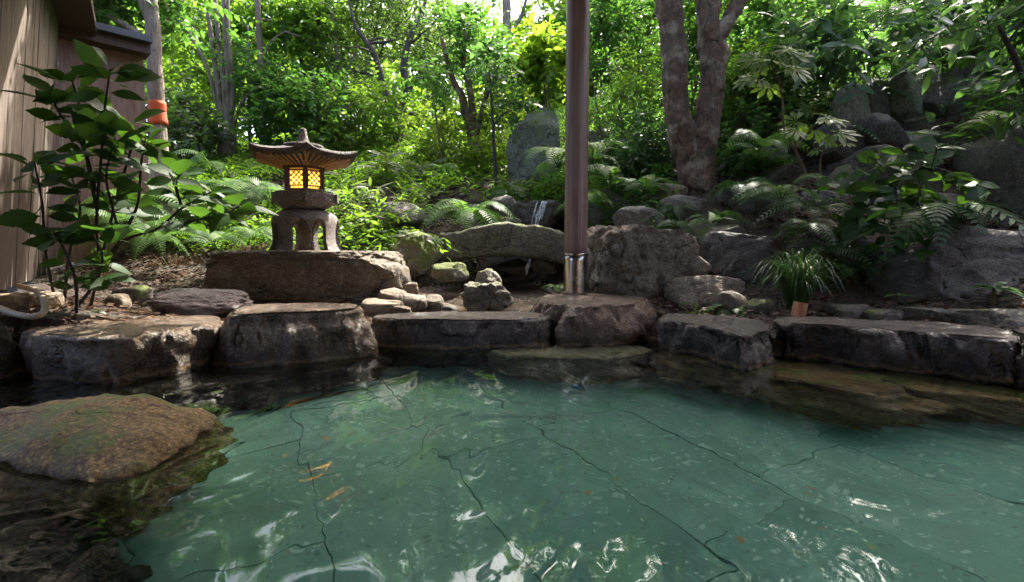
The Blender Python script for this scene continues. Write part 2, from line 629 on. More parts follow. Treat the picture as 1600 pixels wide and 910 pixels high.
def slab_mat():
    n = N('green_tuff_slab')
    v = n.coord('Object')
    oi = n.new('ObjectInfo')
    a = n.noise(v, 3.2, 7, .68)
    col = n.ramp(a, [(.3, (.050, .148, .114)), (.55, (.086, .215, .172)), (.75, (.160, .31, .256))])
    col = n.mix(n.math('MULTIPLY', oi.outputs['Random'], .25), col, (.17, .30, .23))
    ch = n.voro(n.mix(.04, v, n.noise(v, 9, 3), 'ADD'), 15, 'F1', 'Distance')
    chm = n.math('MULTIPLY', n.maprange(ch, .22, .30, 1, 0), n.maprange(n.noise(v, 6, 2), .52, .6))
    col = n.mix(n.math('MULTIPLY', chm, .6), col, (.27, .40, .34))
    vj = n.mix(.02, v, n.noise(v, 25, 3), 'ADD')
    fl = n.voro(vj, 46, 'F1', 'Color')
    flr = n.new('SeparateColor')
    n.l(fl, flr.inputs[0])
    spk = n.voro(vj, 46, 'F1', 'Distance')
    sm = n.maprange(spk, .28, .36, 1, 0)
    lt = n.math('MULTIPLY', sm, n.maprange(flr.outputs[0], .70, .76))
    dk = n.math('MULTIPLY', sm, n.maprange(flr.outputs[1], .80, .84))
    col = n.mix(n.math('MULTIPLY', lt, .65), col, (.30, .44, .37))
    col = n.mix(n.math('MULTIPLY', dk, .75), col, (.05, .10, .08))
    sp2 = n.maprange(n.noise(v, 70, 3, .6), .54, .66)
    col = n.mix(n.math('MULTIPLY', sp2, .5), col, (.08, .17, .13))
    rust = n.math('MULTIPLY', n.maprange(n.voro(v, 7.5, 'F1', 'Distance'), .10, .16, 1, 0), n.maprange(n.noise(v, 1.6, 2), .55, .6))
    col = n.mix(n.math('MULTIPLY', rust, .8), col, (.26, .13, .03))
    return n.done(n.prin(col, .7, n.bump(n.noise(v, 40, 5), .4, .006)))


M['slab'] = slab_mat()
M['joint'] = simple('dark_joint_mortar', (.035, .070, .05), .9, 0, .4)


def fall_mat():
    n = N('falling_water')
    v = n.coord('Object', (40, 40, 3), rnd=False)
    a = n.maprange(n.noise(v, 2, 4), .35, .65)
    g = n.new('BsdfGlass')
    g.inputs['IOR'].default_value = 1.333
    g.inputs['Roughness'].default_value = .15
    d = n.prin((.75, .80, .85), .3)
    mx = n.new('MixShader')
    n.l(n.math('ADD', n.math('MULTIPLY', a, .6), .2), mx.inputs[0])
    n.l(g.outputs[0], mx.inputs[1])
    n.l(d, mx.inputs[2])
    return n.done(mx.outputs[0])


M['fall'] = fall_mat()

# ------------------------------------------------------------------ terrain
ctrl = []
for px, py, d in [(-80, 470, 3.0), (0, 466, 3.2), (60, 470, 3.9), (200, 480, 3.8), (300, 484, 3.9), (420, 478, 4.15), (150, 432, 4.8),
                  (280, 425, 5.0), (180, 385, 6.0), (60, 400, 6.0), (-100, 400, 6.0), (400, 402, 5.2), (560, 372, 5.7), (450, 345, 6.4), (600, 335, 6.5),
                  (250, 322, 6.5), (100, 310, 8), (355, 256, 9), (500, 252, 9), (622, 222, 10.5), (742, 266, 9), (835, 303, 8), (640, 315, 7), (700, 345, 6.7),
                  (760, 338, 7.0), (860, 328, 7.2), (940, 460, 4.7), (1100, 478, 4.2), (1200, 490, 3.8), (1350, 492, 3.7), (1500, 500, 3.3),
                  (1620, 510, 3.0), (1000, 345, 5.9), (930, 335, 6.5), (1080, 290, 6.3), (1180, 335, 5.2), (1250, 310, 5.3), (1300, 345, 4.9),
                  (1400, 345, 4.7), (1500, 370, 4.4), (1620, 370, 4.2), (1300, 235, 6.3), (1400, 212, 6.1), (1550, 200, 5.5), (1640, 190, 5.5),
                  (1300, 150, 7.3), (1450, 125, 7.2), (1600, 105, 6.9), (1200, 210, 7.5), (1000, 240, 8), (950, 190, 9.5), (1100, 120, 10),
                  (1300, 70, 9.5), (1600, 10, 9), (1750, 300, 5), (1750, 480, 3), (200, 250, 11), (500, 215, 12.5), (760, 220, 12), (950, 150, 13)]:
    ctrl.append(P(px, py, d))
for px, d, z in [(700, 4.15, .07), (820, 4.2, .07), (620, 4.25, .12), (660, 4.8, .10), (760, 5.2, .11), (860, 5.2, .12), (830, 6.2, .18), (720, 6.0, .16), (880, 4.6, .09),
                 (780, 4.6, .07), (800, 6.9, .3)]:
    p = P(px, 430, d)
    p[2] = z
    ctrl.append(p)
for x, y, z in [(-3.5, 1, .3), (-4.5, -1, .4), (4, 1, .35), (5, -1, .5), (0, -2.5, .3), (-6, 3, .5), (6, 2, 1.2), (-9, 6, 1.0), (9, 5, 4.5), (9, 9, 7), (-9, 11, 2.6)]:
    ctrl.append(np.array([x, y, z]))
ctrl = np.array(ctrl)
_D = np.linalg.norm(ctrl[:, None, :2] - ctrl[None, :, :2], axis=2)
_A = np.block([[np.sqrt(_D ** 2 + .09), np.ones((len(ctrl), 1))], [np.ones((1, len(ctrl))), np.zeros((1, 1))]])
_W = np.linalg.solve(_A + np.diag([1e-4] * len(ctrl) + [0]), np.concatenate([ctrl[:, 2], [0]]))

POOL = np.array([(-3.6, -1.2), (-3.35, 1.6), (-2.85, 2.75), (-1.7, 3.35), (-.9, 3.75), (.2, 3.95), (1.1, 3.95), (1.65, 3.45), (2.2, 3.2), (2.75, 2.75), (3.3, 1.6), (3.6, -1.2)])


def in_pool(x, y):
    c = np.zeros(len(x), bool)
    n = len(POOL)
    for i in range(n):
        x0, y0 = POOL[i]
        x1, y1 = POOL[(i + 1) % n]
        t = ((y0 > y) != (y1 > y)) & (x < (x1 - x0) * (y - y0) / (y1 - y0 + 1e-12) + x0)
        c ^= t
    return c


def far_h(x, y):
    return 2.2 + .17 * np.clip(y - 9, -20, 45) + .55 * np.clip(x - 3, 0, 14) + 1.0 * np.sin(x * .13 + 1) * np.clip((y - 12) / 10, 0, 1)


def H(x, y):
    x = np.atleast_1d(np.asarray(x, float))
    y = np.atleast_1d(np.asarray(y, float))
    q = np.stack([x, y], 1)
    d = np.linalg.norm(q[:, None] - ctrl[None, :, :2], axis=2)
    z = np.sqrt(d ** 2 + .09) @ _W[:-1] + _W[-1]
    r = np.clip(np.maximum.reduce([(np.abs(x) - 7.0) / 4, (y - 11) / 4, (-2.0 - y) / 3]), 0, 1)
    r = r * r * (3 - 2 * r)
    z = z * (1 - r) + far_h(x, y) * r
    back = np.clip((-2 - y) / 6, 0, 1)
    z = z * (1 - back) + .4 * back
    return z


def h1(x, y):
    return float(H(x, y)[0])


def G(px, d, py=380):
    """point on the ground below photo column px at distance d"""
    p = P(px, py, d)
    for _ in range(3):
        z = h1(p[0], p[1])
        py2 = 395 - (z - EYE) / d * 800
        p = P(px, py2, d)
    p[2] = h1(p[0], p[1])
    return p


def graded(a, b, c, d, step, far):
    core = np.arange(b, c + 1e-6, step)
    lo = b - np.geomspace(step, b - a, far)[::-1]
    hi = c + np.geomspace(step, d - c, far)
    return np.concatenate([lo, core, hi])


gx = graded(-160, -8, 8, 160, .1, 22)
gy = graded(-60, -2, 14, 260, .1, 22)
X, Y = np.meshgrid(gx, gy)
xf, yf = X.ravel(), Y.ravel()
zf = np.concatenate([H(xf[i:i + 20000], yf[i:i + 20000]) for i in range(0, len(xf), 20000)])
zf = zf + .05 * fbm(np.stack([xf * 1.3, yf * 1.3, 0 * xf], 1), 4) * (np.abs(xf) < 20)
zf[in_pool(xf, yf)] = -.95
nx, ny = len(gx), len(gy)
ii = (np.arange(ny - 1)[:, None] * nx + np.arange(nx - 1)[None, :]).ravel()
ground = obj('ground', np.stack([xf, yf, zf], 1), [np.stack([ii, ii + 1, ii + nx + 1, ii + nx], 1)], M['soil'])
tag(ground, kind='structure')

# ------------------------------------------------------------------ pool floor and water
FLOOR_Z = -.56
pf = bpy.data.objects.new('pool_floor', None)
link(pf)
pf.location = (0, 1.5, FLOOR_Z)
tag(pf, kind='structure')
b = MB()
b.box((0, 0, -.03), (7.6, 5.9, .03))
b.build('joint_bed', M['joint'], pf)
ang = math.atan2(-.88, .475)
ux = np.array([math.cos(ang), math.sin(ang)])
uy = np.array([-ux[1], ux[0]])
# courses run along ux; their joints cross y = 2.5 at x = -1.10, -0.52 ...
c0 = np.array([-1.10, 2.5]) @ uy
SW = .518


def slab(l, wd):
    """one sawn slab with eased and slightly uneven edges"""
    nl, nw = 6, 4
    us = np.linspace(-l / 2, l / 2, nl)
    vsn = np.linspace(-wd / 2, wd / 2, nw)
    V, F = [], []
    jit = rng.normal(0, .0016, (nl, nw, 2))
    for i, u in enumerate(us):
        for j, v in enumerate(vsn):
            V.append((u + jit[i, j, 0], v + jit[i, j, 1], rng.normal(0, .0008)))
    F = [[i * nw + j, (i + 1) * nw + j, (i + 1) * nw + j + 1, i * nw + j + 1] for i in range(nl - 1) for j in range(nw - 1)]
    ring = [i * nw for i in range(nl)] + [(nl - 1) * nw + j for j in range(1, nw)] + [i * nw + nw - 1 for i in range(nl - 2, -1, -1)] + [j for j in range(nw - 2, 0, -1)]
    base = len(V)
    for k in ring:
        x, y, z = V[k]
        V.append((x * 1.006, y * 1.01, z - .006))
    for k in range(len(ring)):
        k2 = (k + 1) % len(ring)
        F.append([ring[k2], ring[k], base + k, base + k2])
    b2 = len(V)
    for k in range(len(ring)):
        x, y, z = V[base + k]
        V.append((x, y, -.03))
    for k in range(len(ring)):
        k2 = (k + 1) % len(ring)
        F.append([base + k2, base + k, b2 + k, b2 + k2])
    return np.array(V), [np.array(F)]


for k in range(-7, 9):
    s = -4 + (k * .37) % .9
    while s < 5:
        l = random.choice([.78, .9, 1.02])
        c = ux * (s + l / 2 - 2.2) + uy * (c0 + (k + .5) * SW)
        s += l
        if abs(c[0]) < 3.5 and -1.1 < c[1] < 4.2:
            V, F = slab(l - .006, SW - .006)
            o = obj('slab', V, F, M['slab'], pf, False)
            o.location = (c[0], c[1] - 1.5, random.uniform(-.003, .003))
            o.rotation_euler = (0, 0, ang)

gx2 = np.arange(-3.9, 3.91, .045)
gy2 = np.arange(-1.2, 4.31, .045)
X, Y = np.meshgrid(gx2, gy2)
xf, yf = X.ravel(), Y.ravel()
zf = .0022 * np.sin(3.1 * xf + 1.7 * yf) + .0018 * np.sin(-2.3 * xf + 4.1 * yf + 1) + .0012 * fbm(np.stack([xf * 1.6, yf * 2.6, 0 * xf + 3], 1), 2)
nx, ny = len(gx2), len(gy2)
ii = (np.arange(ny - 1)[:, None] * nx + np.arange(nx - 1)[None, :]).ravel()
water = obj('water', np.stack([xf, yf, zf], 1), [np.stack([ii, ii + 1, ii + nx + 1, ii + nx], 1)], M['water'])
tag(water, kind='structure')

# ------------------------------------------------------------------ rocks
_ico = {}


def ico(sub):
    if sub not in _ico:
        bm = bmesh.new()
        bmesh.ops.create_icosphere(bm, subdivisions=sub, radius=1.0)
        V = np.array([v.co for v in bm.verts])
        F = np.array([[v.index for v in f.verts] for f in bm.faces])
        bm.free()
        _ico[sub] = (V, F)
    return _ico[sub]


def rock_shape(sub, boxy=.5, cuts=5, amp=.16, freq=1.4, flat=None, rough=.035, seed=0, layers=0.0):
    r = np.random.default_rng(seed)
    V, F = ico(sub)
    V = V.copy()
    e = 1 - boxy * .62
    V = np.sign(V) * np.abs(V) ** e
    V /= np.max(np.abs(V), axis=0)
    off = r.uniform(0, 60, 3)
    V = V + V * (amp * .7 * fbm(V * freq * .8 + off, 2))[:, None]
    for _ in range(cuts + 5):
        nrm = r.normal(size=3)
        nrm /= np.linalg.norm(nrm)
        lim = r.uniform(.60, .90) * np.max(V @ nrm)
        d = V @ nrm - lim
        V -= np.clip(d, 0, None)[:, None] * nrm * .97
    nn = V / (np.linalg.norm(V, axis=1)[:, None] + 1e-9)
    V = V + nn * (amp * .38 * fbm(V * freq + off, 4, .55))[:, None]
    wq = V * freq * 1.3 + off + 9 + .35 * np.stack([perlin(V * 3 + off), perlin(V * 3 + off + 31), perlin(V * 3 + off + 77)], 1)
    crev = np.exp(-(np.abs(perlin(wq)) / .045) ** 2) * (perlin(V * 1.7 + off + 50) > -.1)
    V = V - nn * (crev * rough * 1.5)[:, None]
    if layers:
        ax = np.array([r.normal() * .22, r.normal() * .1, 1.0])
        hh = V @ ax * 3.1 + fbm(V * 1.6 + off, 4) * 1.1
        st_ = np.abs(((hh % 1.0) - .5) * 2)
        V = V + nn * (layers * (perlin(V * 1.2 + off + 20) > -.15) * -(np.clip(st_ - .72, 0, 1) / .28) ** 2)[:, None]
    V = V + nn * (rough * .9 * fbm(V * freq * 4.5 + off, 4, .6))[:, None]
    if flat is not None:
        t = V[:, 2].max() * flat
        V[:, 2] = np.where(V[:, 2] > t, t + (V[:, 2] - t) * .12, V[:, 2])
    mn, mx = V.min(0), V.max(0)
    V = (V - (mn + mx) / 2) / ((mx - mn) / 2)
    return V, F


_rk = [0]


def rock(label, x0, y0, x1, y1, d, mat, deep=None, boxy=.5, cuts=5, amp=.16, flat=None, sub=4, name='rock', rot=0.0, sink=.12, group=None, cat='rock', freq=1.4, rough=.04, layers=.03, slant=0.0):
    _rk[0] += 1
    V, F = rock_shape(sub, boxy, cuts, amp, freq, flat, rough, 100 + _rk[0], layers)
    hx = (x1 - x0) / 1600.0 * d
    top = P((x0 + x1) / 2, y0, d)
    bot = P((x0 + x1) / 2, y1, d)
    hz = (top[2] - bot[2]) / 2 * (1 + sink)
    deep = deep if deep is not None else hx * .85
    c = (top + bot) / 2
    c[2] = top[2] - hz
    c[1] = d + deep * .55
    c[0] = ((x0 + x1) / 2 - 800) / 800 * d * .5 + ((x0 + x1) / 2 - 800) / 800 * c[1] * .5
    if slant:
        V[:, 2] -= slant * np.clip((V[:, 2] + 1) / 2, 0, 1) ** 2 * np.clip(.25 - V[:, 0], 0, 2)
    V = V * np.array([hx, deep, hz])
    o = obj(name, V, [F], M[mat], None, True, c)
    o.rotation_euler = (0, 0, rot)
    tag(o, label, cat, group)
    return o


def pool_stone(label, outline, zt, mat, bulge=.04, zbot=-.7, tilt=0.0, rough=.03, top_rough=.008, bevel=.03, seed=1, name='edge_stone', world=None, cat='stone', under=0.0, step=None, nseg=170, dome=0.0):
    """stone with a worn flat top; OUTLINE: its top rim as seen in the photo"""
    pts = np.array(world if world is not None else [PZ(px, py, zt)[:2] for px, py in outline], float)
    area = np.sum(pts[:, 0] * np.roll(pts[:, 1], -1) - np.roll(pts[:, 0], -1) * pts[:, 1])
    if area < 0:
        pts = pts[::-1]
    cur = catmull(np.c_[pts, np.zeros(len(pts))], nseg, True)[:, :2]
    for _ in range(2):
        cur = .5 * cur + .25 * (np.roll(cur, 1, 0) + np.roll(cur, -1, 0))
    for _k in range(1):
        cur = cur + (cur - cur.mean(0)) / (np.linalg.norm(cur - cur.mean(0), axis=1)[:, None] + 1e-6) * (fbm(np.c_[cur * 7, np.full(nseg, seed * 3.1)], 3) * rough * .55)[:, None]
    cen = cur.mean(0)
    tn = np.roll(cur, -1, 0) - np.roll(cur, 1, 0)
    nr = np.c_[tn[:, 1], -tn[:, 0]]
    nr /= np.linalg.norm(nr, axis=1)[:, None] + 1e-9
    rings = []
    for s in (.04, .18, .34, .5, .64, .76, .86, .93):
        rings.append((cen + (cur - cen) * s, zt + dome * (1 - s * s) + np.zeros(nseg), 0))
    for k in range(5):
        a = k / 4 * math.pi / 2
        rings.append((cur - nr * bevel * (1 - math.sin(a)), zt - bevel * (1 - math.cos(a)) + np.zeros(nseg), k / 4))
    zs = np.linspace(zt - bevel, zbot, 22)[1:]
    for z in zs:
        t = (zt - z) / zt if zt > .05 else (zt - z) / .3
        o = bulge * math.sin(min(1.0, t * .55) * math.pi) - (under * max(0, t - 1) if t > 1 else 0)
        rings.append((cur + nr * o, z + np.zeros(nseg), 1))
    V = np.concatenate([np.c_[a, z] for a, z, _ in rings])
    wgt = np.concatenate([np.full(nseg, q) for _, _, q in rings])
    nd = np.concatenate([np.c_[nr * min(1, q * 1.0), np.full(nseg, 1 - q)] for _, _, q in rings])
    sd = np.array([seed * 13.7, seed * 5.1, seed * 3.3])
    dsp = fbm(V * 5.0 + sd, 5, .58) * rough * 1.25 + fbm(V * 2.0 + sd, 2) * rough * .9
    facet = np.abs(perlin(V * 8 + sd + 5)) * rough * .7
    cr1 = np.exp(-(np.abs(perlin(V * np.array([3.2, 3.2, 2.4]) + sd + 3 + .3 * fbm(V * 7, 2)[:, None])) / .04) ** 2)
    facet = facet + cr1 * rough * .9 + .35 * rough * np.abs(perlin(V * 17 + sd))
    tdsp = fbm(V * np.array([4, 4, 4]) + sd, 4) * top_rough
    V = V + nd * ((dsp - facet) * wgt + tdsp * (1 - wgt))[:, None]
    V[:, 2] += tilt * (V[:, 0] - cen[0])
    nR = len(rings)
    k = np.arange(nR - 1)[:, None] * nseg
    j = np.arange(nseg)[None, :]
    j2 = (j + 1) % nseg
    F = np.stack([k + j, k + nseg + j, k + nseg + j2, k + j2], -1).reshape(-1, 4)
    V = np.vstack([V, [cen[0], cen[1], V[:nseg, 2].mean()]])
    jj = np.arange(nseg)
    F3 = np.stack([np.full(nseg, len(V) - 1), jj, (jj + 1) % nseg], -1)
    c = np.array([cen[0], cen[1], 0])
    o = obj(name, V - c, [F, F3], M[mat], None, True, c)
    tag(o, label, cat)
    return o


# the ring of stones round the pool
pool_stone('wide flat-topped pool stone below the broad-leaved shrub', [(45, 520), (150, 528), (250, 518), (335, 506), (352, 499), (330, 493), (220, 495), (110, 501), (60, 509)], .235, 'rock_pool', bulge=.0, seed=1, under=.1)
pool_stone('rounded high pool stone in front of the lantern boulder', [(358, 490), (420, 489), (500, 486), (558, 482), (566, 476), (520, 473), (430, 474), (370, 480)], .30, 'rock_pool', bulge=.075, seed=2, bevel=.05, rough=.026)
pool_stone('low long dark pool stone in front of the midstream rock', [(588, 497), (700, 500), (800, 499), (848, 497), (856, 490), (800, 486), (680, 487), (600, 490)], .20, 'rock_pool_dark', bulge=.03, seed=3, bevel=.035, rough=.02)
pool_stone('squat rough pool stone carrying the wooden post', [(842, 469), (900, 477), (985, 474), (1010, 469), (1008, 464), (960, 459), (870, 459), (845, 463)], .285, 'rock_pool_red', bulge=.085, seed=4, bevel=.03, rough=.038)
pool_stone('wedge-shaped pool stone with a corner pointing into the water', [(1032, 497), (1090, 508), (1150, 523), (1172, 522), (1203, 512), (1190, 500), (1110, 492), (1050, 489)], .20, 'rock_pool_dark', bulge=.02, seed=5, bevel=.02, rough=.035)
pool_stone('long pool stone with a pale straight rim and hollowed face', [(1210, 502), (1300, 509), (1420, 518), (1560, 529), (1598, 528), (1590, 517), (1480, 505), (1340, 497), (1230, 494)], .225, 'rock_pool_dark', bulge=.025, seed=6, bevel=.025, rough=.045, under=.15)
pool_stone('dark pool boulder cut off by the edge of the photo', None, .24, 'rock_pool_dark', bulge=.05, seed=7, bevel=.08, rough=.05, world=[(2.58, 2.2), (2.62, 2.75), (3.3, 3.0), (3.9, 2.6), (3.8, 1.6), (3.0, 1.4)])
pool_stone('dark rounded boulder under the looped hose', None, .30, 'rock_pool_dark', bulge=.06, seed=8, bevel=.12, rough=.05, world=[(-2.78, 2.5), (-2.72, 2.75), (-3.0, 3.05), (-3.6, 3.0), (-3.8, 2.4), (-3.2, 2.15)])
# stones under the surface
pool_stone('flat pale stone just under the water at the foot of the post stone', [(772, 551), (830, 559), (930, 563), (1000, 556), (1022, 548), (980, 539), (860, 538), (790, 543)], -.004, 'rock_ledge', bulge=.02, seed=9, bevel=.03, rough=.03, name='submerged_stone')
pool_stone('sunken sloping boulder below the wedge-shaped stone', None, -.05, 'rock_shelf', bulge=.10, seed=10, bevel=.10, rough=.05, name='submerged_stone', world=[(1.0, 3.1), (1.2, 2.85), (1.45, 2.55), (1.72, 2.3), (1.95, 2.45), (2.05, 2.8), (1.7, 3.3), (1.1, 3.6)], zbot=-.75)
pool_stone('sunken pale stone below the hollowed long stone', None, -.08, 'rock_shelf', bulge=.05, seed=11, bevel=.08, rough=.04, name='submerged_stone', world=[(1.92, 2.45), (2.3, 2.25), (2.55, 2.28), (2.7, 2.6), (2.3, 2.9), (2.0, 2.8)])
pool_stone('sunken dark stone below the hollowed face', None, -.10, 'rock_pool_dark', bulge=.05, seed=12, bevel=.1, rough=.05, name='submerged_stone', world=[(2.5, 2.1), (2.8, 1.8), (3.3, 1.7), (3.4, 2.4), (2.9, 2.6)])
pool_stone('large rounded brown algae-covered rock breaking the water surface', [(-140, 690), (0, 742), (120, 768), (215, 762), (285, 728), (335, 690), (352, 662), (325, 648), (240, 637), (130, 634), (-20, 655), (-130, 680)], -.018, 'rock_gold', bulge=0, seed=13, bevel=.06, rough=.05, top_rough=.03, dome=.13, under=.16, name='flat_rock', zbot=-.7, nseg=260)

pool_stone('black sunken shelf in front of the wide flat-topped stone', None, -.13, 'rock_pool_dark', bulge=.04, seed=14, bevel=.08, rough=.04, name='submerged_stone', zbot=-.75, world=[(-3.3, 2.0), (-2.6, 2.2), (-1.95, 2.38), (-1.5, 2.5), (-1.2, 2.8), (-.9, 3.1), (-.95, 3.5), (-1.6, 3.3), (-2.6, 2.9), (-3.3, 2.7)])
pool_stone('black sunken block under the overhang of the brown algae-covered rock', None, -.30, 'rock_pool_dark', bulge=.04, seed=15, bevel=.08, rough=.05, name='submerged_stone', zbot=-.8, world=[(-2.1, .6), (-1.3, .7), (-1.0, .9), (-1.0, 1.2), (-1.3, 1.5), (-2.1, 1.6), (-2.6, 1.2)])
# garden rocks
rock('large flat-topped boulder carrying the stone lantern', 318, 391, 640, 480, 4.35, 'rock_brown', deep=.55, boxy=.85, cuts=-2, amp=.10, flat=.62, sub=6, name='boulder', cat='boulder', rot=.05, layers=.06)
rock('purple-brown grooved rock lying behind the wide flat-topped stone', 222, 452, 394, 505, 3.65, 'rock_purple', deep=.28, boxy=.35, sub=5, amp=.22)
rock('small upright block beside the grooved purple-brown rock', 156, 460, 198, 496, 3.62, 'rock_tan', boxy=.8, cuts=3, amp=.08, sub=3)
rock('low tan block at the foot of the grooved purple-brown rock', 192, 480, 236, 502, 3.5, 'rock_tan', boxy=.8, cuts=3, amp=.08, sub=3)
rock('dark block tucked behind the small upright block', 178, 446, 230, 486, 3.9, 'rock_dark', boxy=.7, sub=3)
rock('pale square rock at the foot of the plank wall', -14, 457, 72, 520, 3.05, 'rock_tan', boxy=.75, cuts=3, amp=.10)
rock('boulder with bright moss at the end of the stone bridge', 608, 360, 694, 428, 5.45, 'rock_moss', sub=5, deep=.3)
rock('pale layered rock under the white-edged bamboo grass', 572, 314, 662, 356, 6.2, 'rock_grey', sub=4)
rock('small moss-capped rock in the stream mouth', 672, 410, 732, 438, 5.1, 'rock_moss', cuts=4)
rock('knobbly double-humped rock standing in the stream', 718, 438, 804, 490, 4.30, 'rock_moss2', sub=5, amp=.36, freq=1.7, cuts=-2, boxy=.25, rough=.07)
rock('rounded knob on top of the knobbly stream rock', 738, 420, 784, 466, 4.36, 'rock_moss2', sub=4, amp=.25, boxy=.3, cuts=-1, rough=.06)
for lab, x0, y0, x1, y1, d, m in [
        ('flat wedge stone against the foot of the lantern boulder', 556, 468, 628, 500, 3.98, 'rock_tan'),
        ('tilted tan stone in the pile beside the lantern boulder', 583, 451, 634, 480, 4.15, 'rock_tan'),
        ('grey faceted stone in the middle of the stone pile', 620, 460, 668, 494, 4.05, 'rock_brown'),
        ('little triangular stone at the front of the stone pile', 610, 478, 644, 499, 3.94, 'rock_tan'),
        ('upright chipped stone at the stream end of the pile', 658, 461, 692, 493, 4.1, 'rock_brown'),
        ('dark cube of stone beside the upright chipped stone', 690, 477, 714, 494, 4.05, 'rock_dark'),
        ('ochre cobble on top of the stone pile', 630, 441, 654, 461, 4.35, 'rock_tan'),
        ('thin broken stone under the slope of the lantern boulder', 600, 470, 640, 490, 4.02, 'rock_brown')]:
    rock(lab, x0, y0, x1, y1, d, m, sub=3, boxy=.7, cuts=7, amp=.10, name='stone', cat='stone')
rock('ledge rock with the little waterfall running over it', 786, 314, 905, 358, 6.7, 'rock_grey', sub=5, deep=.35, boxy=.7, flat=.7)
rock('dark upright rock beside the waterfall ledge', 764, 303, 808, 350, 6.5, 'rock_dark')
rock('flat stone lying behind the crest of the bridge', 766, 338, 816, 354, 6.2, 'rock_grey', sub=3)
rock('dark rock wall in the shade under the bridge', 690, 385, 905, 450, 6.75, 'rock_dark', deep=.3, boxy=.8)
rock('wet rock in the water under the bridge', 766, 404, 834, 432, 6.1, 'rock_dark')
rock('pale wet rock behind the lower fall', 828, 398, 884, 428, 6.0, 'rock_grey')
rock('tall pale lichen-covered standing stone', 790, 152, 878, 312, 8.0, 'rock_stand', deep=.28, boxy=.62, cuts=7, amp=.10, sub=5, name='standing_stone', cat='standing stone', slant=.42)
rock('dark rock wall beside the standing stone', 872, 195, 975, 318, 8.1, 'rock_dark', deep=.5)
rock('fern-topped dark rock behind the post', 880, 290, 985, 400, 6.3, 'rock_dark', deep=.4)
rock('brown rock squeezed between the post and the huge boulder', 896, 378, 945, 470, 4.95, 'rock_brown', deep=.2)
rock('huge rough brown boulder beside the post', 914, 348, 1094, 492, 4.65, 'rock_brown', deep=.55, boxy=.38, cuts=-1, amp=.2, sub=6, name='boulder', cat='boulder', rot=.1, rough=.05, layers=.02)
rock('grey rock perched behind the huge rough boulder', 958, 320, 1036, 364, 5.5, 'rock_grey')
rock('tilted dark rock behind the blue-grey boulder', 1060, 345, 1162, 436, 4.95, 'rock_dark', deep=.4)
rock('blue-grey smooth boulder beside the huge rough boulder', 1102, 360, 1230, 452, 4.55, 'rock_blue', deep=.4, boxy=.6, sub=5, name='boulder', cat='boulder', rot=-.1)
rock('small brown rock wedged between the two boulders', 1066, 396, 1112, 440, 4.55, 'rock_brown', sub=3)
rock('low ledge rock along the foot of the boulders', 1040, 430, 1178, 488, 4.25, 'rock_brown', deep=.25, boxy=.7)
rock('flat rock under the roots of the twin-trunk tree', 1022, 304, 1112, 350, 5.65, 'rock_grey')
rock('rounded rock with a pale top beside the twin-trunk tree', 1124, 284, 1252, 352, 5.3, 'rock_blue', sub=5, deep=.4)
rock('slanted rock behind the pale-topped rounded rock', 1182, 250, 1246, 296, 5.9, 'rock_dark')
rock('low rough rock behind the wedge-shaped stone', 1116, 456, 1178, 494, 3.95, 'rock_brown', sub=3)
rock('flat rock hidden under the strap-leaved tuft', 1168, 468, 1222, 498, 3.85, 'rock_dark', sub=3)
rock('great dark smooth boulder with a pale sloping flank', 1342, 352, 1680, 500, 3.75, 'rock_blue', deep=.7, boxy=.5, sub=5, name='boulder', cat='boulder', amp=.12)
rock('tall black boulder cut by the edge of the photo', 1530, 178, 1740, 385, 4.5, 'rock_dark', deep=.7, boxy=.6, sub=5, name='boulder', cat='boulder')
rock('shallow dark edging stone beside the orange wood chip', 1302, 476, 1366, 506, 3.6, 'rock_dark', sub=3, boxy=.8, cuts=3, name='stone', cat='stone')
rock('square edging stone behind the hollowed long stone', 1356, 484, 1428, 510, 3.5, 'rock_dark', sub=3, boxy=.85, cuts=2, amp=.06, name='stone', cat='stone')
rock('long edging stone with a pale crack', 1418, 482, 1520, 514, 3.36, 'rock_dark', sub=4, boxy=.85, cuts=2, amp=.06, name='stone', cat='stone')
rock('blunt grey edging rock at the end of the row', 1508, 484, 1660, 545, 3.05, 'rock_dark', boxy=.75, deep=.25)
rock('long pale shelf rock halfway up the slope', 1318, 200, 1505, 246, 5.75, 'rock_grey', deep=.35, boxy=.6, sub=5)
rock('black rock under the end of the pale shelf rock', 1304, 226, 1408, 300, 5.5, 'rock_dark', deep=.4)
rock('dark stone face below the shelf rock', 1396, 236, 1566, 312, 5.35, 'rock_dark', deep=.4, boxy=.7)
rock('squarish mossy block at the top of the rock wall', 1282, 130, 1350, 226, 6.00, 'rock_olive', boxy=.7)
rock('narrow upright block beside the squarish mossy block', 1334, 118, 1380, 206, 6.20, 'rock_dark', boxy=.75)
rock('rough yellowish block in the upper rock wall', 1368, 106, 1436, 200, 6.20, 'rock_olive', boxy=.6)
rock('dark cracked block in the upper rock wall', 1422, 100, 1504, 206, 6.10, 'rock_dark', boxy=.6)
rock('pale block near the end of the upper rock wall', 1492, 88, 1572, 202, 5.90, 'rock_grey', boxy=.6)
rock('long dark rock below the squarish mossy block', 1268, 186, 1345, 254, 5.70, 'rock_dark')
rock('low dark rock under the small bright fern', 1340, 172, 1404, 238, 5.65, 'rock_dark')
rock('tan flat rock lying on the leaf-strewn shelf', 1398, 172, 1476, 204, 6.15, 'rock_tan')
rock('little tan rock on the flat tan rock', 1402, 160, 1440, 180, 6.25, 'rock_tan', sub=3)
rock('grey rock under the lobed-leaf shrub', 1286, 254, 1336, 316, 5.45, 'rock_dark')
rock('olive rock low in the tumbled slope', 1306, 282, 1362, 340, 5.2, 'rock_olive')
rock('olive-grey rock behind the round-leaved shrub', 1336, 296, 1416, 374, 4.9, 'rock_grey')
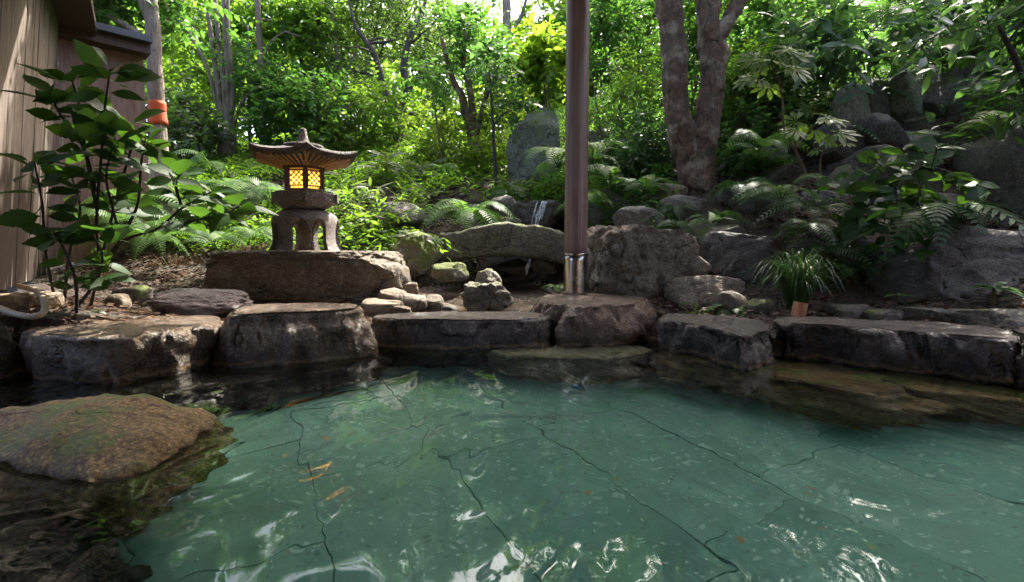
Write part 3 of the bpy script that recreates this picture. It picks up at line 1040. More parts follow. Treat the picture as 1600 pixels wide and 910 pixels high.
rock('small pale rock in the ferns under the lobed-leaf shrub', 1232, 294, 1304, 344, 5.2, 'rock_grey')
rock('brown rock at the foot of the tumbled slope', 1252, 340, 1330, 392, 4.75, 'rock_brown')
rock('grey rock just above the strap-leaved tuft', 1228, 372, 1300, 420, 4.4, 'rock_dark')
rock('long dark overhanging rock below the stone face', 1388, 298, 1556, 375, 4.75, 'rock_dark', deep=.4)
rock('flat rock low beside the round-leaved shrub', 1296, 370, 1376, 430, 4.3, 'rock_dark')
rock('small rock in the leaves behind the twin trunk', 1176, 224, 1222, 256, 6.4, 'rock_grey', sub=3)
rock('grey rock among ferns up the slope from the post', 984, 240, 1046, 270, 7.0, 'rock_grey', sub=3)
rock('orange-brown root stump at the foot of the twin trunk', 1026, 284, 1070, 312, 5.9, 'rock_tan', sub=3)
rock('far rock at the top corner of the slope', 1540, 110, 1660, 200, 6.4, 'rock_dark')
rock('rock half buried in the slope above the tall fern', 1150, 205, 1190, 235, 7.0, 'rock_dark', sub=3)

# ------------------------------------------------------------------ stone bridge, stream, waterfall
pts = [P(688, 364, 5.75), P(705, 362, 5.75), P(735, 357, 5.75), P(772, 349, 5.75), P(820, 350, 5.75), P(862, 358, 5.75), P(905, 371, 5.75)]
bots = [P(688, 408, 5.75), P(705, 408, 5.75), P(735, 404, 5.75), P(775, 401, 5.75), P(820, 402, 5.75), P(862, 410, 5.75), P(905, 420, 5.75)]
tp, bt = catmull(pts, 60), catmull(bots, 60)
sec = 26
V = []
for k in range(60):
    cz, hz = (tp[k][2] + bt[k][2]) / 2, (tp[k][2] - bt[k][2]) / 2
    th = np.arange(sec) / sec * 2 * math.pi
    cxs, szs = np.cos(th), np.sin(th)
    yy = np.sign(cxs) * np.abs(cxs) ** .2 * .30
    zz = np.sign(szs) * np.abs(szs) ** .2 * hz
    V.append(np.c_[np.full(sec, tp[k][0]), 6.0 + yy, cz + zz])
V = np.concatenate(V)
c = np.array([V[:, 0].mean(), 6.0, V[:, 2].mean()])
nd = V - np.c_[V[:, 0], np.full(len(V), 6.0), np.repeat((tp[:, 2] + bt[:, 2]) / 2, sec)]
nd /= np.linalg.norm(nd, axis=1)[:, None]
V = V + nd * (fbm(V * 4, 5) * .020 + fbm(V * 14, 4) * .014)[:, None]
k = np.arange(59)[:, None] * sec
j = np.arange(sec)[None, :]
F = np.stack([k + j, k + (j + 1) % sec, k + sec + (j + 1) % sec, k + sec + j], -1).reshape(-1, 4)
e0, e1 = V[:sec].mean(0), V[-sec:].mean(0)
V = np.vstack([V, e0, e1])
jj = np.arange(sec)
F3 = np.vstack([np.stack([(jj + 1) % sec, jj, np.full(sec, len(V) - 2)], -1), np.stack([59 * sec + jj, 59 * sec + (jj + 1) % sec, np.full(sec, len(V) - 1)], -1)])
tag(obj('stone_bridge', V - c, [F, F3], M['rock_bridge'], None, True, c), 'arched single-slab stone bridge over the stream', 'bridge')

xs = np.arange(-1.35, .95, .05)
ys = np.arange(3.72, 7.2, .05)
X, Y = np.meshgrid(xs, ys)
xf, yf = X.ravel(), Y.ravel()
zf = .165 + np.clip(yf - 4.3, 0, 3) * .045
zf += .004 * fbm(np.stack([xf * 9, yf * 9, 0 * xf], 1), 3)
nx = len(xs)
ii = (np.arange(len(ys) - 1)[:, None] * nx + np.arange(nx - 1)[None, :]).ravel()
tag(obj('stream_water', np.stack([xf, yf, zf], 1), [np.stack([ii, ii + 1, ii + nx + 1, ii + nx], 1)], M['stream']), kind='structure')


def waterfall(label, x, y0, y1, d, wpx, n):
    r = np.random.default_rng(int(x))
    t0 = P(x, y0, d)
    root = thing('waterfall', label, 'waterfall', t0)
    for k in range(n):
        a = P(x + r.uniform(-.5, .5) * wpx, y0, d) - t0
        z1 = P(x, y1, d)[2] - t0[2]
        lean = -.045 - .06 * r.random()
        w_ = r.uniform(.004, .011)
        end = r.uniform(.6, 1.0)
        path = [a + [.01, .10, .010], a + [0, 0, .002], a + [lean * .35, -.05, z1 * .3 * end], a + [lean * .7, -.07, z1 * .65 * end], a + [lean, -.08 - .03 * r.random(), z1 * end]]
        V, F = tube(path, [w_, w_ * 1.3, w_, w_ * 1.5, w_ * .8], 8, 26, .9, 22)
        obj('strand', V, F, M['fall'], root)
    return root


waterfall('white strands of the little waterfall over the ledge', 848, 317, 354, 6.5, 18, 11)
waterfall('thin lower fall pouring in under the bridge', 831, 398, 430, 5.9, 5, 5)
zb = np.concatenate([H(xf[i:i + 20000], yf[i:i + 20000]) for i in range(0, len(xf), 20000)]) + .022 + .012 * fbm(np.stack([xf * 7, yf * 7, 0 * xf], 1), 3)
bf = np.stack([ii, ii + 1, ii + nx + 1, ii + nx], 1)
bf = bf[(zb[bf] < .30).all(1)]
tag(obj('stream_bed', np.stack([xf, yf, zb], 1), [bf], M['bed']), kind='structure')
r = np.random.default_rng(66)
Vs, Fs, c_ = [], [], 0
for k in range(900):
    x, y = r.uniform(-1.2, .8), r.uniform(3.95, 7.0)
    V, F = ico(1)
    V = V * r.uniform(.6, 1.2, 3) * r.choice([.012, .018, .026, .04], p=[.4, .35, .2, .05]) + r.normal(0, .002, V.shape)
    Vs.append(V * [1, 1, .6] + [x, y, h1(x, y) + .03])
    Fs.append(F + c_)
    c_ += len(V)
tag(obj('gravel', np.concatenate(Vs), [np.concatenate(Fs)], M['rock_tan']), kind='stuff')

# ------------------------------------------------------------------ wooden post on its stone, roof over the bath
pb = PZ(899, 459, .285)
PD = pb[1]
post = thing('wooden_post', 'round brown wooden post standing in a metal sleeve', 'post', (pb[0], PD, .27))
r = 17.6 / 800 * PD
V, F = tube([(0, 0, .30), (0, 0, 3.05)], [r, r], 40, 20)
obj('shaft', V, F, M['post'], post)
V, F = tube([(0, 0, -.02), (0, 0, .365)], [r + .006, r + .006], 40, 8)
slv = obj('metal_sleeve', V, F, M['metal'], post)
V, F = tube([(0, 0, .355), (0, 0, .372)], [r + .010, r + .010], 40, 4)
obj('rim', V, F, M['metal'], slv)
bk = MB()
bk.box((.16, 0, 2.72), (.17, .09, .14))
bk.build('bracket', M['wood_dark'], post)
roof = thing('bath_roof', 'wooden roof over the bath resting on the post', 'roof', (0, 1.7, 3.05))
b = MB()
b.box((-.35, 2.66, .36), (7.6, .16, .20))
b.build('beam', M['post'], roof)
for k in range(9):
    b = MB()
    b.box((-3.9 + k * .90, -.25, .52), (.09, 6.1, .11))
    b.build('rafter', M['post'], roof)
b = MB()
b.box((-.35, -.25, .60), (7.8, 6.3, .04))
b.build('boarding', M['roof_wood'], roof)

bw = thing('added_shade_wall', 'plain unseen wall behind the bather, added to darken the stone fronts', 'wall', (0, -1.75, 0))  # unseen wall added behind the camera to keep stone fronts dark
b = MB()
b.box((0, 0, 1.6), (9.5, .12, 3.9))
b.build('wall_face', M['roof_wood'], bw)

# ------------------------------------------------------------------ plank walls, eave, hose


def plank_wall(name, label, p0, p1, height, lean, pw, mat, cat='wall'):
    """a row of boards from p0 to p1 (ground points); LEAN shifts the top sideways"""
    p0, p1 = np.array(p0, float), np.array(p1, float)
    root = thing(name, label, cat, p0)
    L = np.linalg.norm((p1 - p0)[:2])
    n = max(1, round(L / pw))
    u = (p1 - p0) / L
    nrm = np.array([u[1], -u[0], 0])
    if nrm[0] < 0:
        nrm = -nrm
    for k in range(n):
        a, bq = (k + .012) * L / n, (k + .988) * L / n
        off = nrm * random.uniform(-.003, .003)
        V = []
        for s in (a, bq):
            for dz, q in ((0, 0), (height, 1)):
                base = u * s + off + np.array([lean[0] * q, lean[1] * q, dz])
                V += [base, base - nrm * .022]
        V = np.array(V)
        F = np.array([[0, 4, 6, 2], [1, 3, 7, 5], [0, 2, 3, 1], [4, 5, 7, 6], [2, 6, 7, 3], [0, 1, 5, 4]])
        bm_o = obj('board', V, [F], M[mat], root, False)
    return root


A0 = PZ(-60, 470, .40)
A0 = np.array([-2.95, 2.75, .38])
A1 = np.array([-4.78, 5.25, .42])
w1 = plank_wall('plank_wall', 'tall weathered grey plank wall with a darker lower half', A0, A1, 2.55, (.30, 0), .27, 'plank')
ev = MB()
u = (A1 - A0) / np.linalg.norm(A1 - A0)
rotz = math.atan2(u[1], u[0])
Mr = np.array([[math.cos(rotz), -math.sin(rotz), 0], [math.sin(rotz), math.cos(rotz), 0], [0, 0, 1]])
mid = (A1 - A0) / 2 + np.array([.30, 0, 0])
ev.box(mid + np.array([.07, .10, 2.58]), (np.linalg.norm(A1 - A0) + .25, .34, .16), Mr)
ev.build('eave', M['wood_dark'], w1)
# pale streaks at the foot of the wall
b = MB()
B0, B1 = np.array([-5.15, 4.86, .5]), np.array([-4.15, 5.92, .6])
w2 = plank_wall('shed_wall', 'reddish plank shed wall under a dark sloping roof edge', B0, B1, 2.35, (.02, 0), .105, 'plank_red')
u2 = (B1 - B0) / np.linalg.norm(B1 - B0)
rz2 = math.atan2(u2[1], u2[0])
Mr2 = np.array([[math.cos(rz2), -math.sin(rz2), 0], [math.sin(rz2), math.cos(rz2), 0], [0, 0, 1]])
m2 = (B1 - B0) / 2
for dz, th, ov, mt, nm in ((2.33, .10, .05, 'wood_dark', 'eave'), (2.405, .035, .10, 'tile', 'roof_edge'), (2.45, .04, .07, 'tile', 'roof_cap')):
    b = MB()
    b.box(m2 + np.array([.02 + ov * .8, -ov * .5, dz]), (1.5, .22 + ov, th), Mr2)
    b.build(nm, M[mt], w2)

hp = [P(-40, 462, 2.9), P(0, 482, 2.82), P(25, 491, 2.78), P(52, 495, 2.78), P(68, 488, 2.82), P(69, 470, 2.9), P(58, 455, 3.0), P(30, 447, 3.15)]
V, F = tube(hp, [.017], 10, 60)
c = V.mean(0)
tag(obj('hose', V - c, F, M['hose'], None, True, c), 'beige hose looped over the dark boulder below the wall', 'hose')

# ------------------------------------------------------------------ stone lantern
LB = P(479, 393, 4.72)
LB[2] = .665
lan = thing('stone_lantern', 'lit stone lantern with upswept roof and latticed windows', 'lantern', LB)
lan.scale = (.95, .95, .945)


def hexring(Rc, z, n_side=1, rot=0.0, lift=0.0):
    """hexagon ring, corner towards the camera; returns 6*n_side points"""
    out = []
    for k in range(6):
        a0 = -math.pi / 2 + rot + k * math.pi / 3
        a1 = a0 + math.pi / 3
        p0, p1 = np.array([math.cos(a0), math.sin(a0)]), np.array([math.cos(a1), math.sin(a1)])
        for j in range(n_side):
            t = j / n_side
            q = p0 * (1 - t) + p1 * t
            cl = abs(2 * t - 1) ** 2.6
            ex = 1 + .02 * cl if lift else 1
            out.append([q[0] * Rc * ex, q[1] * Rc * ex, z + lift * cl])
    return np.array(out)


def loft(rings, cap0=True, cap1=True):
    m = len(rings[0])
    V = np.concatenate(rings)
    k = np.arange(len(rings) - 1)[:, None] * m
    j = np.arange(m)[None, :]
    F = np.stack([k + j, k + (j + 1) % m, k + m + (j + 1) % m, k + m + j], -1).reshape(-1, 4)
    F3 = []
    if cap0:
        V = np.vstack([V, rings[0].mean(0)])
        F3 += [[(q + 1) % m, q, len(V) - 1] for q in range(m)]
    if cap1:
        V = np.vstack([V, rings[-1].mean(0)])
        o = (len(rings) - 1) * m
        F3 += [[o + q, o + (q + 1) % m, len(V) - 1] for q in range(m)]
    return V, [F, np.array(F3).reshape(-1, 3)]


HR = R(25)
# legs: a domed shell with arched openings cut through it
prof = [(.332, 0), (.315, .025), (.295, .07), (.287, .13), (.290, .20), (.296, .26), (.292, .30), (.268, .345), (.22, .375), (.15, .39)]
inner = [(.10, .345), (.18, .335), (.225, .29), (.23, .20), (.23, .10), (.25, 0)]
ns = 96
rings = []


def rnd_hex(rr, z):
    th = np.arange(ns) / ns * 2 * math.pi
    a = ((th - HR - R(-90 - 30)) % (math.pi / 3)) - math.pi / 6
    f = .5 + .5 * (math.cos(math.pi / 6) / np.cos(a)) / .93
    return np.c_[rr * f * np.cos(th), rr * f * np.sin(th), np.full(ns, z)]


pf_ = catmull(np.array([(a, z, 0) for a, z in prof]), 40)
for a, z, _ in pf_:
    rings.append(rnd_hex(a, z))
for a, z in inner:
    rings.append(rnd_hex(a, z))
V = np.concatenate(rings)
nR = len(rings)
k = np.arange(nR)[:, None] * ns
j = np.arange(ns)[None, :]
k2 = ((np.arange(nR) + 1) % nR)[:, None] * ns
F = np.stack([k + j, k + (j + 1) % ns, k2 + (j + 1) % ns, k2 + j], -1)
F[len(pf_) - 1] = F[len(pf_) - 1]
F = F.reshape(-1, 4)
legs = obj('base_legs', V, [F], M['lantern'], lan)
cutters = MB()
for a_deg, half in ((-9, .074), (24, .066), (-66, .06), (84, .06), (142, .085), (-142, .085)):
    a = R(a_deg + 21) - math.pi / 2
    d = np.array([math.cos(a), math.sin(a), 0])
    sd = np.array([-math.sin(a), math.cos(a), 0])
    outl = [(-half, -.05), (half, -.05), (half, .19)] + [(half * math.cos(t), .19 + .11 * math.sin(t)) for t in np.linspace(.2, math.pi - .2, 9)] + [(-half, .19)]
    m = len(outl)
    V = np.array([d * q + sd * s + np.array([0, 0, z]) for q in (.13, .45) for s, z in outl])
    cutters.add(V, [[q, (q + 1) % m, m + (q + 1) % m, m + q] for q in range(m)],
                [[0, (q + 1), q] for q in range(1, m - 1)] + [[m, m + q, m + q + 1] for q in range(1, m - 1)][:])
cut = cutters.build('arch_cutter', None, lan)
bmc = bmesh.new()
bmc.from_mesh(cut.data)
bmesh.ops.recalc_face_normals(bmc, faces=bmc.faces)
bmc.to_mesh(cut.data)
bmc.free()
bmc = bmesh.new()
bmc.from_mesh(legs.data)
bmesh.ops.recalc_face_normals(bmc, faces=bmc.faces)
bmc.to_mesh(legs.data)
bmc.free()
md = legs.modifiers.new('arches', 'BOOLEAN')
md.operation = 'DIFFERENCE'
md.solver = 'EXACT'
md.use_self = True
md.object = cut
dg = bpy.context.evaluated_depsgraph_get()
dg.update()
new = bpy.data.meshes.new_from_object(legs.evaluated_get(dg))
legs.modifiers.clear()
legs.data = new
if hasattr(new, 'set_sharp_from_angle'):
    new.set_sharp_from_angle(angle=R(40))
if len(new.materials) == 0 or new.materials[0] is None:
    new.materials.clear()
    new.materials.append(M['lantern'])
bpy.data.objects.remove(cut)
# raised rims round the two arches that face the bath
for a_deg, half in ((-9, .074), (24, .066), (-66, .06)):
    a = R(a_deg + 21) - math.pi / 2
    d = np.array([math.cos(a), math.sin(a), 0])
    sd = np.array([-math.sin(a), math.cos(a), 0])
    ol = [(half + .005, .01), (half + .005, .10), (half + .005, .19)] + [((half + .005) * math.cos(t), .19 + .116 * math.sin(t)) for t in np.linspace(.25, math.pi - .25, 9)] + [(-half - .005, .19), (-half - .005, .10), (-half - .005, .01)]
    rr = np.interp([z for _, z in ol], [z for _, z in prof], [q for q, _ in prof]) * .985
    V, F = tube([d * math.sqrt(max(.01, rq * rq - s * s)) + sd * s + np.array([0, 0, z]) for (s, z), rq in zip(ol, rr)], [.007], 6, 50)
    obj('arch_rim', V, F, M['lantern'], legs)
# middle platform, six-sided with carved petals
rings = [hexring(a, z, 6, HR) for a, z in ((.15, .385), (.20, .395), (.27, .435), (.305, .455), (.312, .47), (.312, .535), (.300, .545), (.285, .555), (.24, .562))]
V, F = loft(rings)
plat = obj('platform', V, F, M['lantern'], lan, False)
for k in range(6):
    a = -math.pi / 2 + HR + (k + .5) * math.pi / 3
    d = np.array([math.cos(a), math.sin(a), 0])
    sd = np.array([-math.sin(a), math.cos(a), 0])
    ap = .312 * math.cos(math.pi / 6)
    b = MB()
    for q in range(7):
        t = R(15 + q * 25)
        p0 = d * (ap + .001) + sd * (.022 * math.cos(t)) + np.array([0, 0, .468 + .012 * math.sin(t)])
        p1 = d * (ap + .001) + sd * (.105 * math.cos(t)) + np.array([0, 0, .468 + .055 * math.sin(t)])
        V, F = tube([p0, (p0 + p1) / 2 + d * .004, p1], [.004, .0075, .004], 6, 6)
        b.add(V, F[0], F[1])
    b.build('carved_petal', M['lantern'], plat, True)
    p0 = np.array([math.cos(a - math.pi / 6), math.sin(a - math.pi / 6), 0]) * .318
    b = MB()
    Mz = np.array([[math.cos(a - math.pi / 6), -math.sin(a - math.pi / 6), 0], [math.sin(a - math.pi / 6), math.cos(a - math.pi / 6), 0], [0, 0, 1]])
    b.box(p0 + np.array([0, 0, .495]), (.022, .034, .084), Mz)
    b.build('corner_block', M['lantern'], plat)
# fire box
fb = obj('fire_box', *loft([hexring(.198, .562, 1, HR), hexring(.198, .586, 1, HR)]), M['lantern'], lan, False)
obj('top_rail', *loft([hexring(.195, .772, 1, HR), hexring(.195, .812, 1, HR)]), M['lantern_wood'], fb, False)
RB = .186
for k in range(6):
    a0 = -math.pi / 2 + HR + k * math.pi / 3
    cp = np.array([math.cos(a0), math.sin(a0), 0]) * (RB - .012)
    Mz = np.array([[math.cos(a0), -math.sin(a0), 0], [math.sin(a0), math.cos(a0), 0], [0, 0, 1]])
    b = MB()
    b.box(cp + np.array([0, 0, .679]), (.034, .034, .186), Mz)
    b.build('corner_post', M['lantern_wood'], fb)
    a = a0 + math.pi / 6
    d = np.array([math.cos(a), math.sin(a), 0])
    sd = np.array([-math.sin(a), math.cos(a), 0])
    Ma = np.array([sd, d, [0, 0, 1]]).T
    ap = RB * math.cos(math.pi / 6)
    hw = RB / 2 - .018
    b = MB()
    zc, hh = .684, .078
    for s in (-1, 1):
        b.box(d * (ap - .006) + sd * s * (hw - .005) + np.array([0, 0, zc]), (.012, .016, 2 * hh), Ma)
        b.box(d * (ap - .006) + np.array([0, 0, zc + s * (hh - .006)]), (2 * hw - .022, .015, .012), Ma)
    wf = b.build('window_frame', M['lantern_wood'], fb)
    b = MB()
    for s in (-1, 1):
        for q in np.arange(-2.5, 3) * .049:
            # diagonal slat clipped to the opening
            hw2, hh2 = hw - .012, hh - .012
            t = np.linspace(-.2, .2, 161)
            xx, zz = q + t * .7071, s * t * .7071
            ok = (np.abs(xx) < hw2) & (np.abs(zz) < hh2)
            if ok.sum() < 8:
                continue
            x0_, x1_, z0_, z1_ = xx[ok][0], xx[ok][-1], zz[ok][0], zz[ok][-1]
            ln = math.hypot(x1_ - x0_, z1_ - z0_)
            an = math.atan2(z1_ - z0_, x1_ - x0_)
            Ms = Ma @ np.array([[math.cos(an), 0, -math.sin(an)], [0, 1, 0], [math.sin(an), 0, math.cos(an)]])
            b.box(d * (ap - .007 - .003 * s) + sd * (x0_ + x1_) / 2 + np.array([0, 0, zc + (z0_ + z1_) / 2]), (ln, .0055, .0085), Ms)
    b.build('lattice', M['lantern_wood'], fb)
    b = MB()
    b.box(d * (ap - .020) + np.array([0, 0, zc]), (2 * hw - .01, .004, 2 * hh - .008), Ma)
    b.build('lit_pane', M['glow'], fb)
    b = MB()
    for q in range(7):
        x = (q / 6 - .5) * (2 * hw)
        V, F = tube([d * (ap + .006) + sd * x + np.array([0, 0, .590]), d * (ap + .006) + sd * x + np.array([0, 0, .602])], [.011, .004], 6, 3)
        b.add(V, F[0], F[1])
    b.build('petal_moulding', M['lantern'], fb, True)
# roof with upswept corners
prof = [(.515, .872, .045), (.522, .886, .047), (.515, .898, .047), (.47, .907, .036), (.41, .917, .025), (.34, .932, .013), (.27, .950, .006), (.20, .972, .002), (.15, .99, 0.0)]
rings = [hexring(a, z, 12, HR, l) for a, z, l in prof]
und = [hexring(a, z, 12, HR, l) for a, z, l in ((.19, .805, 0.0), (.30, .822, .008), (.40, .842, .022), (.495, .862, .040))]
V, F = loft(und + rings, True, True)
V[:, :3] += (fbm(V * 30, 3) * .004)[:, None] * np.array([.3, .3, 1])
rf = obj('roof', V, F, M['lantern_roof'], lan, False)
for k in range(6):
    a = -math.pi / 2 + HR + (k + .5) * math.pi / 3
    d = np.array([math.cos(a), math.sin(a), 0])
    sd = np.array([-math.sin(a), math.cos(a), 0])
    b = MB()
    for q in range(9):
        s = (q / 8 - .5) * .46
        i0 = max(.19, abs(s) / math.tan(math.pi / 6) * 0 + .17)
        cl = (abs(s) / .26) ** 2.6
        p0 = d * .185 + sd * s * .55 + np.array([0, 0, .795])
        p1 = d * .405 + sd * s * .93 + np.array([0, 0, .848 + .03 * cl])
        V, F = tube([p0, p1], [.0105, .0105], 4, 3)
        b.add(V, F[0], F[1])
    b.build('rafters', M['rafter'], rf)
cr = [hexring(.175, .985, 6, HR) * np.array([1, 1, 1])]
th = np.arange(40) / 40 * 2 * math.pi
rings = [np.c_[a * np.cos(th), a * np.sin(th), np.full(40, z)] for a, z in ((.16, .955), (.185, .968), (.190, .990), (.178, 1.006), (.13, 1.014), (.06, 1.018), (.058, 1.022))]
cap = obj('roof_ring', *loft(rings), M['lantern_roof'], rf)
rings = [np.c_[a * np.cos(th), a * np.sin(th), np.full(40, z)] for a, z in ((.080, 1.010), (.060, 1.028), (.047, 1.06), (.036, 1.11), (.030, 1.155), (.024, 1.166), (.008, 1.170))]
obj('finial', *loft(rings), M['lantern'], rf)

# ------------------------------------------------------------------ leaves
T2 = (np.array([[0, 0, 0], [.32, .42, .06], [0, 1, -.10], [-.32, .42, .06]]), np.array([[0, 1, 2], [0, 2, 3]]))
T4 = (np.array([[0, 0, 0], [.22, .28, .05], [.24, .62, .03], [0, 1, -.14], [-.24, .62, .03], [-.22, .28, .05], [0, .5, -.01]]),
      np.array([[0, 1, 6], [1, 2, 6], [2, 3, 6], [3, 4, 6], [4, 5, 6], [5, 0, 6]]))
T4N = (T4[0] * np.array([.55, 1, 1]), T4[1])


def place_leaves(pos, direc, nrm, size, tmpl):
    d = direc / (np.linalg.norm(direc, axis=1)[:, None] + 1e-9)
    x = np.cross(d, nrm)
    x /= np.linalg.norm(x, axis=1)[:, None] + 1e-9
    z = np.cross(x, d)
    T, F = tmpl
    k = len(T)
    V = (pos[:, None] + size[:, None, None] * (T[None, :, 0:1] * x[:, None] + T[None, :, 1:2] * d[:, None] + T[None, :, 2:3] * z[:, None])).reshape(-1, 3)
    FF = (F[None] + (np.arange(len(pos)) * k)[:, None, None]).reshape(-1, F.shape[1])
    return V, FF


def sprays(center, rad, ntw, per, size, tmpl, r, droop=.15, length=.35, clump=.9, thr=-.12, shell=.45):
    """leafy twigs through an ellipsoid, in clumps with gaps"""
    m = ntw * 3
    u = r.normal(size=(m, 3))
    u /= np.linalg.norm(u, axis=1)[:, None]
    rr = r.random(m) ** shell
    st = center + u * rr[:, None] * rad
    keep = fbm(st * clump + r.uniform(0, 50, 3), 2) > thr
    st, u = st[keep][:ntw], u[keep][:ntw]
    n = len(st)
    d = u * .7 + r.normal(size=(n, 3)) * .55 + np.array([0, 0, -droop])
    d /= np.linalg.norm(d, axis=1)[:, None]
    ln = length * r.uniform(.6, 1.3, n)
    t = (np.arange(per) + .5) / per
    pos = st[:, None] + d[:, None] * (t[None, :, None] * ln[:, None, None])
    pos[:, :, 2] -= (t ** 2)[None] * ln[:, None] * droop
    side = np.cross(d, np.array([0, 0, 1.0]))
    side /= np.linalg.norm(side, axis=1)[:, None] + 1e-9
    sg = np.where(np.arange(per) % 2, 1, -1)
    ld = d[:, None] * .55 + side[:, None] * sg[None, :, None] * .8 + r.normal(size=(n, per, 3)) * .3 + np.array([0, 0, -.15])
    nr = np.array([0, 0, 1.0]) + r.normal(size=(n, per, 3)) * .65
    sz = size * r.uniform(.65, 1.25, n * per)
    if tmpl is None:
        return (pos.reshape(-1, 3), ld.reshape(-1, 3), nr.reshape(-1, 3), sz), (st, d, ln)
    return place_leaves(pos.reshape(-1, 3), ld.reshape(-1, 3), nr.reshape(-1, 3), sz, tmpl), (st, d, ln)


def crown_mesh(blobs, size, tmpl, r, per=9, **kw):
    Vs, Fs, n, tw = [], [], 0, []
    for c, rad, ntw in blobs:
        (V, F), t = sprays(np.asarray(c), np.asarray(rad), ntw, per, size, tmpl, r, **kw)
        Vs.append(V)
        Fs.append(F + n)
        n += len(V)
        tw.append(t)
    return np.concatenate(Vs), np.concatenate(Fs), tw


def twig_mesh(tw, r, frac=.5, rad=.004):
    Vs, Fs, n = [], [], 0
    for st, d, ln in tw:
        sel = r.random(len(st)) < frac
        s, dd, l = st[sel], d[sel], ln[sel]
        a = np.cross(dd, np.array([.3, .5, .8]))
        a /= np.linalg.norm(a, axis=1)[:, None] + 1e-9
        b_ = np.cross(dd, a)
        for q in range(3):
            th = q * 2.094
            o = (math.cos(th) * a + math.sin(th) * b_) * rad
            Vs.append(np.stack([s - dd * l[:, None] * .4 + o, s + dd * l[:, None] + o * .3], 1).reshape(-1, 3))
        m = len(s)
        i = np.arange(m) * 2
        for q in range(3):
            q2 = (q + 1) % 3
            Fs.append(np.stack([n + q * 2 * m + i, n + q2 * 2 * m + i, n + q2 * 2 * m + i + 1, n + q * 2 * m + i + 1], 1))
        n += 6 * m
    return np.concatenate(Vs), [np.concatenate(Fs)]


def B(px, py, d, rx, ry, ntw, rd=None):
    """a crown lobe: centre column/row, distance, radii in photo pixels"""
    s = d / 800
    return (P(px, py, d), (rx * s, rd if rd else (rx + ry) * .5 * s, ry * s), ntw)


def leaf_mesh(name, wid, ser, mat, n=7, curl=.18, fold=.12):
    V, F = [], []
    t = np.linspace(0, 1, n)
    prof_ = np.interp(t, [0, .06, .2, .38, .55, .75, .9, 1], [.04, .10, .62, .97, 1.0, .72, .28, 0.02]) * wid / 2
    for k in range(n):
        wv = prof_[k] * (1 + (ser if k % 2 else -ser) * (0 if k in (0, n - 1) else 1))
        zc_ = -curl * t[k] ** 2
        V += [(-wv, t[k], zc_ + fold * wv), (0, t[k], zc_), (wv, t[k], zc_ + fold * wv)]
        if k:
            q = 3 * k
            F += [[q - 3, q - 2, q + 1, q], [q - 2, q - 1, q + 2, q + 1]]
    me = mesh_np(name, np.array(V), [np.array(F)])
    at = me.attributes.new('margin', 'FLOAT', 'POINT')
    at.data.foreach_set('value', np.array([1, 0, 1] * n, dtype=np.float32))
    me.materials.append(mat)
    return me


def put(me, name, parent, pos, direc, nrm, size):
    d = Vector(direc).normalized()
    x = d.cross(Vector(nrm)).normalized()
    z = x.cross(d)
    o = bpy.data.objects.new(name, me)
    o.matrix_local = Matrix(((x.x, d.x, z.x, pos[0]), (x.y, d.y, z.y, pos[1]), (x.z, d.z, z.z, pos[2]), (0, 0, 0, 1))) @ Matrix.Scale(float(size), 4)
    link(o, parent)
    return o


GLO = [leaf_mesh('leaf', .34, .02, M['leaf_gloss'], 9, c_, f_) for c_, f_ in ((.12, .2), (.3, .12), (.2, .3))]
ROU = [leaf_mesh('leaf', .62, .03, M['leaf_aucuba'], 9, c_, f_) for c_, f_ in ((.12, .15), (.28, .1), (.05, .25))]


def leaf_parts(root, blobs, size, meshes, per, seed, **kw):
    """twigs of large leaves, every leaf an object of its own"""
    r = np.random.default_rng(seed)
    base = np.array(root.location)
    tw = []
    for c, rad, ntw in blobs:
        (pos, ld, nr, sz), t = sprays(np.asarray(c), np.asarray(rad), ntw, per, size, None, r, **kw)
        tw.append(t)
        for p, d, q, z in zip(pos, ld, nr, sz):
            put(meshes[int(r.integers(len(meshes)))], 'leaf', root, p - base, d, q + np.array([0, -.6, 0]), z)
    V, F = twig_mesh(tw, r, 1.0, .005)
    obj('twig_work', V - base, F, M['stem_dark'], root)['kind'] = 'stuff'
    return root


_ts = [500]


def tree(label, cat, stems, blobs, leaf, bark, size, tmpl=T4, name='tree', limbs=True, group=None, seg=10, rough=.10, per=9, twigs=True, **kw):
    """STEMS: (points, radii); the first is the trunk, the others are limbs. BLOBS: crown lobes."""
    _ts[0] += 1
    r = np.random.default_rng(_ts[0])
    base = np.array(stems[0][0][0], float)
    root = thing(name, label, cat, base, group)
    for i, (pts, rad) in enumerate(stems):
        V, F = tube([np.array(p) - base for p in pts], rad, seg if rad[0] > .03 else 6, max(8, 7 * len(pts)), rough, 5 if rad[0] > .1 else 14)
        obj('trunk' if i == 0 else 'limb', V, F, M[bark], root)
    if limbs:
        ends = [np.array(p) for s in stems for p in s[0][1:]]
        for c, rad, _ in blobs:
            e = min(ends, key=lambda p: np.linalg.norm(p - c) + .8 * max(0, p[2] - c[2]))
            dist = np.linalg.norm(c - e)
            if dist < .25:
                continue
            mid_ = (e + c) / 2 + r.normal(size=3) * .10 * dist + np.array([0, 0, .06 * dist])
            rr = min(stems[0][1][0] * .45, .012 + .012 * dist)
            V, F = tube([e - base, mid_ - base, c - base + r.normal(size=3) * .1], [rr, rr * .7, rr * .3], 6, 14, .15, 10)
            obj('limb', V, F, M[bark], root)
    V, F, tw = crown_mesh(blobs, size, tmpl, r, per, **kw)
    cr_ = obj('crown', V - base, [F], M[leaf], root)
    if twigs:
        V, F = twig_mesh(tw, r)
        t = obj('twig_work', V - base, F, M[bark], root)
        t['kind'] = 'stuff'
    return root


